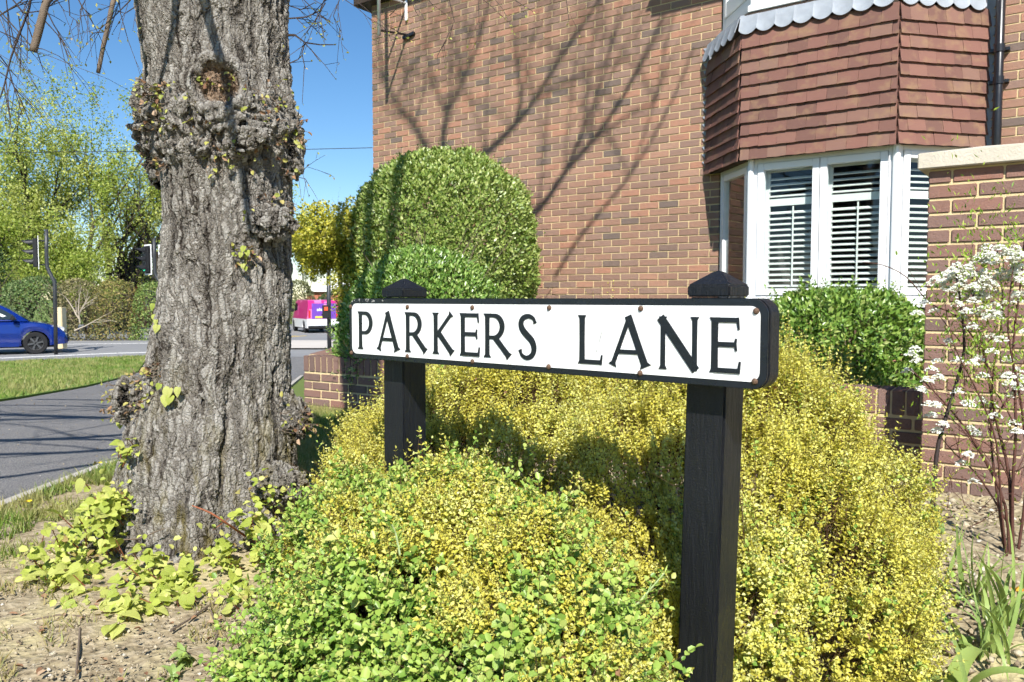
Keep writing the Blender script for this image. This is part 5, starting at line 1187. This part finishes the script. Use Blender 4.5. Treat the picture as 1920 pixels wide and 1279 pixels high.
# a weed, fallen twigs and litter on the soil
clump(350, 1245, 'small grey-green weed rosette on the soil below the tree', 10, .085, .012, [strap(1, .3, R(70)), strap(1, .35, R(100))], 'weed')
clump(330, 1275, 'weed seedling at the bottom edge of the soil', 7, .06, .012, [strap(1, .3, R(80))], 'weed')
for pts, lb in ((((150, 1185), (148, 1220), (143, 1275)), 'thin fallen twig lying towards the viewer on bare soil'), (((320, 1190), (350, 1172), (395, 1140), (430, 1128)), 'fallen twig lying across the soil under the lime leaves'), (((60, 1170), (110, 1160), (160, 1163)), 'short pale twig on the soil at left'), (((395, 1150), (410, 1190), (402, 1215)), 'bent twig beside the green shrub')):
    Q = [on_ground(*p_) + Vector((0, 0, .012)) for p_ in pts]; o_ = MB().tube(Q, [.0035] * len(Q), 5).build('twig', MATS['twig_bark']); tag(o_, lb, 'twig', 'twigs fallen on the soil')
A = np.vstack([scatter(150, -2.0, -.5, 1.6, 3.1, lambda x, y: True), scatter(60, .8, 2.4, 1.9, 3.9, lambda x, y: True)]); A = np.column_stack([A, np.full(len(A), .015)])
tag(fol('leaf_litter', leaves6(A, rnd_dirs(len(A)) * np.array([1, 1, .15]), rnd_dirs(len(A)) * .4 + np.array([0, 0, 1.]), RNG.uniform(.012, .035, len(A)), RNG.uniform(.008, .02, len(A)), .3), MATS['dead_leaf'], None), 'brown dead leaves scattered over the soil', 'leaf litter', kind='stuff')
# ---------------------------------------------------------------- across the road
random.seed(77)
plain('signal_black', (.014, .014, .016), .5, .4, var=.3); plain('signal_white', (.78, .78, .78), .5, .4, var=.05); plain('pole_grey', (.032, .034, .037), .45, .5, var=.3)
plain('tyre', (.018, .018, .019), .85, .2, var=.3, nscale=20); plain('rim_grey', (.10, .10, .105), .35, .6, metal=.5); plain('dark_trim', (.012, .012, .013), .6, .3)
plain('lens_off', (.03, .02, .02), .2, .6)
def emit(name, col, st):
    n = NT(name); e = n.add('ShaderNodeEmission', {'Color': col, 'Strength': st}); d = n.bsdf(tuple(x * .4 for x in col), .2); a = n.add('ShaderNodeAddShader'); n.t.links.new(e.outputs[0], a.inputs[0]); n.t.links.new(d, a.inputs[1]); n.finish(a.outputs[0])
emit('lamp_green', (.02, .75, .38), 1.0); emit('lamp_red', (.85, .10, .04), .7)
def signal(label, px_head, py_mid, Y, face, pole, H=1.0, lit=None):
    """Three-aspect signal on a cranked pole; face = heading of the lenses (degrees, 0 = +x)."""
    foot = at(pole[-1][0], 600, Y); t = thing('traffic_light', label, 'traffic light', (foot.x, Y, gz(Y)), 0, 'traffic lights at the crossing')
    P_ = [at(x, y, Y) for x, y in pole]; P_[-1] = Vector((P_[-1].x, Y, gz(Y)))
    MB().tube(P_, .055, 12).build('pole', MATS['pole_grey'], t, smooth=True)
    c_ = at(px_head, py_mid, Y); a = R(face); f = Vector((math.cos(a), math.sin(a), 0)); s_ = Vector((-f.y, f.x, 0)); u_ = Vector((0, 0, 1)); inv_ = lambda x, y, z: c_ + s_ * x + f * y + u_ * z
    hd = Matrix.Translation(c_) @ Matrix((s_, f, u_)).transposed().to_4x4()
    def part(mb, name, mat, parent, **k):
        mb.v = [tuple(hd @ Vector(v)) for v in mb.v]; return mb.build(name, MATS[mat], parent, **k)
    wd = .22 * H
    part(MB().box((-wd, -.02, -.5 * H), (wd, -.005, .5 * H)), 'border_board', 'signal_white', t)
    part(MB().box((-wd + .045, -.004, -.5 * H + .045), (wd - .045, .004, .5 * H - .045)), 'backing_board', 'signal_black', t)
    box = part(MB().box((-.13 * H, .005, -.43 * H), (.13 * H, .13, .43 * H)), 'signal_box', 'signal_black', t, bevel=.02)
    for i, z in enumerate((.285 * H, 0, -.285 * H)):
        part(MB().lathe([(.0001, .135), (.09 * H, .134)], (0, 0, z), 'y', 14), 'lens', lit if (lit and i == 2) else 'lens_off', box)
        vb = MB(); k = 12; pts = []
        for j in range(k + 1):
            b = R(-25 + 230 * j / k); L_ = .10 + .20 * max(0, math.sin(b)) ** .7
            pts += [(.105 * H * math.cos(b), .13, z + .105 * H * math.sin(b)), (.095 * H * math.cos(b), .13 + L_, z + .095 * H * math.sin(b) - .03)]
        vb.faces(pts, [(2 * j, 2 * j + 1, 2 * j + 3, 2 * j + 2) for j in range(k)]); part(vb, 'visor', 'signal_black', box)
    near_ = min(P_[:-1], key=lambda q: abs(q.z - c_.z - .3))
    for dz in (.36 * H, -.36 * H): MB().tube([c_ + u_ * dz - f * .02, Vector((P_[0].x, Y, c_.z + dz))], .02, 6).build('bracket', MATS['pole_grey'], t)
    return t
signal('traffic light seen from the side on a cranked pole by the blue car', 71, 474, 23.7, 211, [(87, 430), (87, 470), (88, 500), (95, 515), (102, 528), (103, 545), (103, 600)])
signal('traffic light showing green just left of the big trunk', 277, 487, 26, 232, [(289, 447), (289, 480), (290, 512), (296, 524), (304, 532), (306, 545), (306, 600)], lit='lamp_green')
signal('dark back of a traffic light half hidden by the big trunk', 306, 486, 27, 60, [(318, 450), (318, 500), (318, 600)])
ps = thing('crossing_signal_pole', 'dark crossing pole with a red push button box beyond the garden wall', 'crossing signal', (at(617, 600, 25).x, 25, gz(25)))
q = at(617, 600, 25); MB().tube([(q.x, 25, gz(25)), (q.x, 25, 2.4)], .066, 12).build('pole', MATS['pole_grey'], ps, smooth=True)
b = at(613, 584, 24.85); MB().box((b.x - .12, 24.72, b.z - .22), (b.x + .10, 24.92, b.z + .2)).build('button_box', MATS['dark_trim'], ps, bevel=.015)
MB().box((b.x - .05, 24.705, b.z + .03), (b.x + .06, 24.716, b.z + .14)).build('red_lamp', MATS['lamp_red'], ps)
bx = on_ground(110, 606); q = at(112, 590, 26.5); cb = MB().box((q.x - .08, 26.4, gz(26)), (q.x + .12, 26.7, at(110, 576, 26.5).z)); plain('cream_paint', (.62, .52, .32), .6); tag(cb.build('marker_post', MATS['cream_paint'], bevel=.02), 'cream marker post standing behind the front of the blue car', 'post')

def wheel(parent, c_, r_, wd, ax, out):
    """Wheel about axis ax (unit vector) with tyre and spoked rim facing out."""
    ax = Vector(ax).normalized(); up = Vector((0, 0, 1)); f = ax.cross(up); M = Matrix((f, up, ax * out)).transposed().to_4x4(); M = Matrix.Translation(c_) @ M
    mk = lambda mb: setattr(mb, 'v', [tuple(M @ Vector(v)) for v in mb.v]) or mb
    ty = mk(MB().lathe([(r_ * .66, -wd / 2), (r_ * .93, -wd / 2), (r_, -wd * .3), (r_, wd * .3), (r_ * .93, wd / 2), (r_ * .66, wd / 2)], axis='z', n=28)).build('wheel', MATS['tyre'], parent, smooth=False)
    mk(MB().lathe([(.001, wd * .1), (r_ * .67, wd * .1)], axis='z', n=20)).build('hub', MATS['dark_trim'], ty)
    mb = MB().lathe([(r_ * .60, wd * .3), (r_ * .67, wd * .45), (r_ * .67, -wd * .4)], axis='z', n=28)
    for k in range(6):
        a = k * math.pi / 3; d = Vector((math.cos(a), math.sin(a), 0)); s_ = Vector((-d.y, d.x, 0)) * r_ * .09; o = Vector((0, 0, wd * .36)); mb.poly([d * r_ * .08 - s_ * .7 + o, d * r_ * .63 - s_ + o, d * r_ * .63 + s_ + o, d * r_ * .08 + s_ * .7 + o])
    mk(mb).build('rim', MATS['rim_grey'], ty); return ty

n = NT('blue_paint'); n.finish(n.bsdf(n.mix(n.noise(n.coord(), 3, 2), (.003, .018, .165), (.004, .025, .21)), .22, None, .6, .25, **{'Coat Weight': .8, 'Coat Roughness': .05}))
plain('car_glass', (.02, .028, .03), .06, .8); plain('headlight', (.65, .68, .7), .12, .7); plain('white_card', (.75, .75, .74), .6)
def side_loft(prof, halfw):
    """prof: list of (x, z_low, z_high); halfw(x, t): half width at x and height fraction. -> MB of a closed shell"""
    mb = MB(); ts = [0, .12, .3, .5, .7, .85, .95, 1.0]; rings = []
    for x, a, b in prof:
        ring = [(x, -halfw(x, t), a + (b - a) * t) for t in ts] + [(x, halfw(x, t), a + (b - a) * t) for t in ts[::-1]]; rings.append(ring)
    k = len(rings[0]); pts = [p_ for r_ in rings for p_ in r_]
    fs = [(i * k + j, (i + 1) * k + j, (i + 1) * k + (j + 1) % k, i * k + (j + 1) % k) for i in range(len(rings) - 1) for j in range(k)] + [tuple(range(k)), tuple((len(rings) - 1) * k + j for j in range(k - 1, -1, -1))]
    return mb.faces(pts, fs)
def arches(x, zlow, ws, r_):
    z = zlow
    for wx, wz in ws:
        if abs(x - wx) < r_: z = max(z, wz + math.sqrt(r_ * r_ - (x - wx) ** 2))
    return z
# compact blue SUV, nose to the right
Yc = 25.0; psi = R(29); nose = at(128, 640, Yc); wr = .335
car = thing('parked_car', 'bright blue hatchback car with black wheels on the road at the left', 'car', (nose.x, Yc, gz(Yc) + .01), psi); car.name = 'blue_car'
wx1, wx2 = -.86, -3.38; ws = [(wx1, wr), (wx2, wr)]
top = [(-4.1, .95), (-4.02, 1.1), (-3.3, 1.06), (-2.2, 1.03), (-1.35, 1.02), (-1.0, .99), (-.6, .93), (-.25, .82), (-.08, .66), (-.01, .5)]
tz = lambda x: float(np.interp(x, [q[0] for q in top], [q[1] for q in top]))
xs_ = sorted(set([round(v, 3) for v in np.linspace(-4.1, -.01, 60)] + [wx1 + wr * 1.12 * math.cos(a) for a in np.linspace(0, math.pi, 15)] + [wx2 + wr * 1.12 * math.cos(a) for a in np.linspace(0, math.pi, 15)]))
hwf = lambda x, t: (.86 - .10 * max(0, (x + .55) / .55) ** 2 - .08 * max(0, (-3.7 - x) / .4) ** 2) * (1 - .05 * abs(t - .45) * 2 - (.10 * max(0, (t - .85) / .15)))
prof = [(x, min(arches(x, .26 + .05 * max(0, (x + .5) / .5), ws, wr * 1.12), tz(x) - .03), tz(x)) for x in xs_]
side_loft(prof, hwf).build('body', MATS['blue_paint'], car, True, smooth=False)
gt_ = [(-4.0, 1.12), (-3.75, 1.52), (-3.2, 1.64), (-2.5, 1.66), (-1.95, 1.60), (-1.5, 1.36), (-1.02, 1.0)]
gz_ = lambda x: float(np.interp(x, [q[0] for q in gt_], [q[1] for q in gt_]))
side_loft([(x, 1.0 if x > -1.3 else 1.02, max(gz_(x), 1.005)) for x in np.linspace(-4.0, -1.03, 24)], lambda x, t: .80 * (1 - .20 * t)).build('cabin', MATS['blue_paint'], car, True)
for s_ in (-1, 1):
    yb, yt = s_ * .812, s_ * .665; zy = lambda z: s_ * (.806 - .165 * (z - 1.02) / .62 + .006)
    for pts, nm in (([(-2.35, 1.06), (-1.32, 1.06), (-1.42, 1.2), (-1.98, 1.54), (-2.35, 1.58)], 'side_window'), ([(-3.35, 1.06), (-2.45, 1.06), (-2.45, 1.58), (-3.2, 1.56)], 'side_window')):
        q = [(x, zy(z), z) for x, z in pts]; w_ = MB().faces(q + [(x, y - s_ * .02, z) for x, y, z in q], [tuple(range(len(q)))] + [(i, (i + 1) % len(q), (i + 1) % len(q) + len(q), i + len(q)) for i in range(len(q))]).build(nm, MATS['car_glass'], car, True)
        if pts[0][0] == -2.35 and s_ < 0: MB().faces([(x, zy(z) + s_ * .004, z) for x, z in ((-2.05, 1.30), (-1.68, 1.14), (-1.60, 1.17), (-2.02, 1.38))], [(0, 1, 2, 3)]).build('paper', MATS['white_card'], w_, True)
    for x0 in (-2.28, -3.28):
        MB().box((x0, s_ * .868 - .02, .86), (x0 + .2, s_ * .868 + .02, .89)).build('door_handle', MATS['blue_paint'], car, True, bevel=.008)
    MB().box((-1.48, s_ * .98 - .09, 1.03), (-1.36, s_ * .98 + .09, 1.17)).build('mirror', MATS['dark_trim'], car, True, bevel=.03)
    MB().faces([(-.42, s_ * .80, .80), (-.12, s_ * .70, .66), (-.10, s_ * .66, .74), (-.34, s_ * .72, .865), (-.42, s_ * .75, .85)], [(0, 1, 2, 3, 4)]).build('headlight', MATS['headlight'], car, True)
    MB().box((-3.0, s_ * .845 - .015, .24), (-1.28, s_ * .845 + .015, .36)).build('sill_trim', MATS['blue_paint'], car, True)
    for wx in (wx1, wx2): wheel(car, Vector((wx, s_ * .70, wr)), wr, .21, (0, 1, 0), s_) if False else None
def put_wheels(root, xsw, r_, track):
    for wx in xsw:
        for s_ in (-1, 1):
            ty = MB().lathe([(r_ * .64, -.1), (r_ * .93, -.105), (r_, -.07), (r_, .07), (r_ * .93, .105), (r_ * .64, .1)], (wx, s_ * track, r_), 'y', 30).build('wheel', MATS['tyre'], root, True)
            MB().lathe([(.001, s_ * .05), (r_ * .66, s_ * .05)], (wx, s_ * track, r_), 'y', 20).build('hub', MATS['dark_trim'], ty, True)
            mb = MB().lathe([(r_ * .59, s_ * .07), (r_ * .65, s_ * .1)], (wx, s_ * track, r_), 'y', 28)
            for k in range(6):
                a = k * math.pi / 3 + .2; d = Vector((math.cos(a), 0, math.sin(a))); e = Vector((-d.z, 0, d.x)) * r_ * .085; o = Vector((wx, s_ * (track + .085), r_)); mb.poly([o + d * r_ * .05 - e * .8, o + d * r_ * .62 - e, o + d * r_ * .62 + e, o + d * r_ * .05 + e * .8])
            mb.build('rim', MATS['rim_grey'], ty, True)
put_wheels(car, (wx1, wx2), wr, .74)
MB().faces([(-1.02, -.62, 1.03), (-1.02, .62, 1.03), (-1.9, .56, 1.565), (-1.9, -.56, 1.565)], [(0, 1, 2, 3)]).build('windscreen', MATS['car_glass'], car, True)
MB().box((-.06, -.5, .34), (.012, .5, .56)).build('grille', MATS['dark_trim'], car, True, bevel=.01)
MB().box((-3.9, -.7, .2), (-.3, .7, .36)).build('underbody', MATS['dark_trim'], car, True)

# pink and purple van, seen from behind
def wrap_mat(name, a, b, sc, thr):
    n = NT(name); v = n.coord(); vo = n.voro(v, sc, 'F1'); vo.distance = 'CHEBYCHEV'
    f = n.math('GREATER_THAN', n.add('ShaderNodeSeparateColor', {0: vo.outputs['Color']}).outputs[0], thr); n.finish(n.bsdf(n.mix(f, a, b), .3, None, .5))
wrap_mat('van_pink', (.50, .02, .17), (.66, .15, .34), 2.2, .82); wrap_mat('van_purple', (.14, .05, .36), (.18, .07, .44), 1.3, .7)
plain('van_white', (.72, .73, .74), .35); plain('tail_red', (.5, .02, .02), .25, .6); plain('plate_yellow', (.62, .47, .06), .5); plain('pink_print', (.72, .25, .45), .4)
Yv = 46.0; vr = at(606, 600, Yv); van = thing('delivery_van', 'pink and purple van with white lower body driving away beyond the crossing', 'van', (vr.x, Yv, gz(Yv) + .01), R(117))
# local +x is forward; rear face at x = 0
vt = [(.0, 1.80), (.12, 1.92), (2.8, 1.95), (3.3, 1.86), (3.9, 1.28), (4.55, 1.05), (4.8, .75)]
vz = lambda x: float(np.interp(x, [q[0] for q in vt], [q[1] for q in vt])); vws = [(.95, .34), (3.9, .34)]
xs_ = sorted(set(list(np.round(np.linspace(0, 4.8, 40), 3)) + [c + .40 * math.cos(a) for c, _ in vws for a in np.linspace(0, math.pi, 13)]))
vh = lambda x, t: (.93 - .12 * max(0, (x - 3.6) / 1.2) ** 2) * (1 - .07 * max(0, (t - .45) / .55))
side_loft([(x, .82, max(vz(x), .84)) for x in xs_], lambda x, t: vh(x, .4 + .6 * t)).build('body', MATS['van_pink'], van, True)
side_loft([(x, min(arches(x, .30, vws, .40), .815), .82) for x in xs_], lambda x, t: vh(x, 0) + .005).build('lower_body', MATS['van_white'], van, True)
MB().box((-.10, -.90, .42), (.02, .90, .80)).build('rear_bumper', MATS['van_white'], van, True, bevel=.03); MB().box((-.09, -.88, .30), (.02, .88, .418)).build('bumper_trim', MATS['dark_trim'], van, True)
rd = MB().box((-.012, -.78, .84), (-.001, .66, 1.74)).build('rear_door', MATS['van_purple'], van, True)
mb = MB().lathe([(.001, -.018), (.15, -.018)], (0, -.12, 1.55), 'x', 16); mb.build('round_print', MATS['pink_print'], rd, True)
mb = MB(); x = .36
for wd_, h_ in ((.10, .12), (.05, .17), (.08, .12), (.09, .12), (.05, .17), (.08, .12), (.09, .12), (.09, .12)):
    mb.box((-.02, x - wd_, 1.30), (-.0135, x, 1.30 + h_)); x -= wd_ + .028
tag(mb.build('white_wordmark', MATS['van_white'], rd, True), kind='stuff')
MB().box((-.03, -.05, .88), (-.0125, .47, 1.0)).build('number_plate', MATS['plate_yellow'], rd, True); MB().box((-.03, -.25, 1.05), (-.0125, .1, 1.12)).build('door_handle', MATS['dark_trim'], rd, True)
for s_ in (-1, 1): MB().box((-.02, s_ * .80 - .07, .88), (.03, s_ * .80 + .07, 1.35)).build('tail_light', MATS['tail_red'], van, True, bevel=.02)
for s_ in (-1, 1):
    MB().faces([(x, s_ * .905, z) for x, z in ((2.75, 1.25), (3.7, 1.25), (3.35, 1.72), (2.75, 1.74))], [(0, 1, 2, 3)]).build('side_window', MATS['car_glass'], van, True)
    MB().box((3.55, s_ * 1.05 - .1, 1.2), (3.68, s_ * 1.05 + .1, 1.42)).build('mirror', MATS['dark_trim'], van, True, bevel=.03)
put_wheels(van, (.95, 3.9), .34, .80); MB().box((.1, -.75, .22), (4.5, .75, .34)).build('underbody', MATS['dark_trim'], van, True)

# hedge of mixed shrubs
def far_bush(name, label, px0, px1, pyt, Y, stops, n_, leaf, group=None, power=3.0, dep=1.2, trans=.25, tint=None, cat='hedge'):
    a, b = at(px0, 560, Y), at(px1, 560, Y); top_ = at((px0 + px1) / 2, pyt, Y).z; g = gz(Y)
    t = thing(name, label, cat, ((a.x + b.x) / 2, Y, g), 0, group); mn = 'fleaf_' + str(len(MATS)); leaf_mat(mn, stops, trans, .5, .35, tint=tint)
    c_ = ((a.x + b.x) / 2, Y, g + .1); r_ = ((b.x - a.x) / 2, dep, top_ - g - .1)
    P, N = ell_points(n_, c_, r_, (), g + .03, power); P = P + N * .22 * lumps(P, .9)[:, None] + N * .1 * lumps(P, 3)[:, None] - N * RNG.exponential(.1, (len(P), 1))
    k = P[:, 1] < Y + .35; P, N = P[k], N[k]; LL = leaf * RNG.uniform(.6, 1.3, len(P))
    tag(fol('foliage', leaves(P, N * .5 + rnd_dirs(len(P)) * .9, N + rnd_dirs(len(P)) * .7, LL, LL * .6), MATS[mn], t), kind='stuff')
    mb = MB()
    for _ in range(6): branchy(mb, (random.uniform(a.x, b.x), Y - dep * .3, g), (random.uniform(-.4, .4), -.2, 1), (top_ - g) * .7, .03, 2, .6)
    tag(mb.build('branches', MATS['twig_bark'], t), kind='stuff'); return t
HG = 'hedge shrubs across the road'
far_bush('hedge_shrub', 'dark green hedge shrub behind the blue car', 8, 122, 522, 33.5, [(0, (.05, .10, .03)), (.5, (.12, .20, .055)), (1, (.30, .36, .15))], 11000, .09, HG)
far_bush('hedge_shrub', 'brownish hedge shrub with bare pale twigs right of the cranked pole', 110, 190, 522, 33.3, [(0, (.09, .09, .035)), (.5, (.20, .18, .07)), (1, (.40, .34, .19))], 7000, .08, HG)
far_bush('hedge_shrub', 'olive and russet hedge shrub left of the big trunk', 180, 262, 528, 33.5, [(0, (.08, .11, .03)), (.5, (.24, .23, .06)), (1, (.42, .31, .12))], 8000, .08, HG)
far_bush('hedge_shrub', 'green hedge shrub partly behind the big trunk', 250, 335, 530, 33.8, [(0, (.07, .13, .03)), (.5, (.17, .27, .06)), (1, (.36, .39, .12))], 7000, .08, HG)
far_bush('hedge_shrub', 'deep green shrub at the left edge behind the car roof', -60, 28, 470, 36, [(0, (.02, .05, .012)), (.5, (.05, .09, .025)), (1, (.12, .17, .05))], 8000, .1, HG)
far_bush('hedge_shrub', 'green hedge shrub beyond the road hidden behind the big trunk', 325, 440, 528, 38, [(0, (.05, .10, .02)), (.5, (.13, .22, .05)), (1, (.28, .32, .1))], 7000, .09, HG)
far_bush('hedge_shrub', 'olive hedge shrub at the far corner just behind the trunk', 425, 535, 528, 48, [(0, (.06, .10, .025)), (.5, (.15, .22, .05)), (1, (.30, .31, .11))], 6000, .11, HG)
far_bush('far_hedge', 'distant olive hedge above the van roof', 520, 590, 528, 60, [(0, (.09, .11, .04)), (1, (.22, .22, .1))], 5000, .16)
far_bush('far_bush', 'distant dark green bushes behind the van and the domed bush', 585, 720, 545, 64, [(0, (.04, .08, .02)), (1, (.13, .18, .05))], 6000, .16, cat='bush')
mb = MB(); bt = thing('bare_shrub', 'pale dead branches standing out of the hedge', 'shrub', (at(150, 600, 31.9).x, 31.9, gz(32)))
plain('pale_twig', (.42, .36, .28), .8, .2, var=.2)
for x, y, dx, dz in ((150, 605, -.1, 1), (148, 590, .35, .7), (150, 600, -.3, .8), (140, 620, .9, .3)): branchy(mb, at(x, y, 31.9), (dx, -.1, dz), 1.0, .035, 2, .55)
tag(mb.build('branches', MATS['pale_twig'], bt), kind='stuff')

# spring trees behind the hedge
def spring_tree(label, px, Y, topy, limbs, n_tips, leaf, stops, spread=.5, group='spring trees behind the hedge', rt=.34, name='spring_tree', dens=9):
    g = gz(Y); base = Vector((at(px, 560, Y).x, Y, g)); H = at(px, topy, Y).z - g
    t = thing(name, label, 'tree', base, 0, group); mb = MB(); tips = []
    for i in range(limbs):
        b = base + Vector((random.uniform(-.3, .3), random.uniform(-.3, .3), 0)); d = Vector((random.uniform(-.42, .42), random.uniform(-.3, .3), 1)); branchy(mb, b, d, H * random.uniform(.42, .55), rt * random.uniform(.6, 1), 4, spread, 0, tips, 6, 5, .25)
    tag(mb.build('trunk_and_limbs', MATS['bark_far'], t), kind='stuff')
    if n_tips:
        mn = 'tleaf_' + str(len(MATS)); leaf_mat(mn, stops, .45, .5, .3); idx = RNG.integers(0, len(tips), n_tips)
        P = np.array([tuple(tips[i][0]) for i in idx]) + RNG.normal(0, 1, (n_tips, 3)) * RNG.uniform(.08, .5, (n_tips, 1)); LL = leaf * RNG.uniform(.5, 1.4, n_tips)
        tag(fol('crown', leaves(P, rnd_dirs(n_tips) + np.array([0, 0, -.3]), rnd_dirs(n_tips), LL, LL * .65), MATS[mn], t), kind='stuff')
    return t
n = NT('bark_far'); n.finish(n.bsdf(n.mix(n.noise(n.pos(), 3, 4), (.03, .026, .02), (.085, .07, .05)), .9, None, .15))
YG = [(0, (.32, .38, .07)), (.5, (.48, .53, .13)), (1, (.64, .66, .27))]; YG2 = [(0, (.20, .29, .04)), (.5, (.34, .42, .075)), (1, (.50, .54, .15))]
random.seed(101)
spring_tree('tall many-stemmed spring tree with pale green leaves at the far left', 40, 46, 215, 5, 20000, .15, YG, .5)
spring_tree('pale green spring tree between the two traffic lights', 128, 48, 220, 5, 20000, .15, YG2, .5)
spring_tree('pale green spring tree leaning left behind the lit traffic light', 222, 50, 275, 5, 17000, .15, YG, .55)
spring_tree('spring tree mostly hidden behind the big trunk', 330, 52, 320, 3, 6000, .15, YG2, .55)
spring_tree('spring tree beyond the side road screened by the big trunk', 450, 66, 330, 4, 12000, .18, YG2, .55)
spring_tree('fresh green low tree behind the hedge at the left edge', -25, 40, 345, 4, 15000, .13, YG2, .6)
spring_tree('low spring tree filling the gap above the hedge', 165, 44, 410, 4, 13000, .13, YG2, .7, rt=.12)
spring_tree('leafless tree beyond the van by the red building', 590, 62, 460, 2, 0, .1, YG, .5, rt=.12, group=None, name='bare_tree')
# distant buildings
plain('far_brick', (.36, .13, .08), .9, .1, var=.25, nscale=.8); plain('far_white', (.72, .72, .70), .7, .2); plain('far_roof', (.15, .10, .075), .9, .1, var=.3, nscale=.7); plain('far_glass', (.05, .06, .07), .1, .7)
def bungalow(label, px0, px1, ridge, eave, Y, dep, wallm, gable):
    a, b = at(px0, 560, Y), at(px1, 560, Y); ze, zr = at(px0, eave, Y).z, at(px0, ridge, Y).z; g = gz(Y)
    t = thing('far_house', label, 'house', ((a.x + b.x) / 2, Y, g))
    MB().box((a.x, Y, g - .2), (b.x, Y + dep, ze)).build('wall', MATS[wallm], t)
    r_ = MB(); o_ = .4
    if gable: r_.faces([(a.x - o_, Y - o_, ze), (b.x + o_, Y - o_, ze), (b.x + o_, Y + dep + o_, ze), (a.x - o_, Y + dep + o_, ze), ((a.x + b.x) / 2, Y - o_, zr), ((a.x + b.x) / 2, Y + dep + o_, zr)], [(0, 1, 4), (2, 3, 5), (1, 2, 5, 4), (3, 0, 4, 5), (0, 3, 2, 1)])
    else: r_.faces([(a.x - o_, Y - o_, ze), (b.x + o_, Y - o_, ze), (b.x + o_, Y + dep + o_, ze), (a.x - o_, Y + dep + o_, ze), (a.x + (b.x - a.x) * .3, Y + dep / 2, zr), (b.x - (b.x - a.x) * .3, Y + dep / 2, zr)], [(0, 1, 5, 4), (1, 2, 5), (2, 3, 4, 5), (3, 0, 4), (0, 3, 2, 1)])
    rf = r_.build('roof', MATS['far_white' if gable else 'far_roof'], t)
    for k in (.3, .7):
        x = a.x + (b.x - a.x) * k; w_ = MB().box((x - .55, Y - .04, ze - 1.6), (x + .55, Y + .02, ze - .5)).build('window', MATS['far_white'], t); MB().box((x - .47, Y - .06, ze - 1.52), (x + .47, Y - .045, ze - .58)).build('pane', MATS['far_glass'], w_)
bungalow('brown hipped roof of a house behind the hedge', 190, 330, 503, 532, 56, 8, 'far_brick', False)
bungalow('far red brick building with a white gable above the van', 575, 690, 530, 547, 85, 8, 'far_brick', True)
# overhead wire
wr_ = MB(); P_ = [at(x, y, 30) for x, y in ((-300, 292), (-100, 288), (100, 285), (285, 284), (500, 282), (700, 277), (900, 268), (1100, 255))]; wr_.tube(P_, .013, 5); tag(wr_.build('overhead_wire', MATS['dark_trim']), 'thin black overhead wire crossing the sky behind the tree', 'wire')
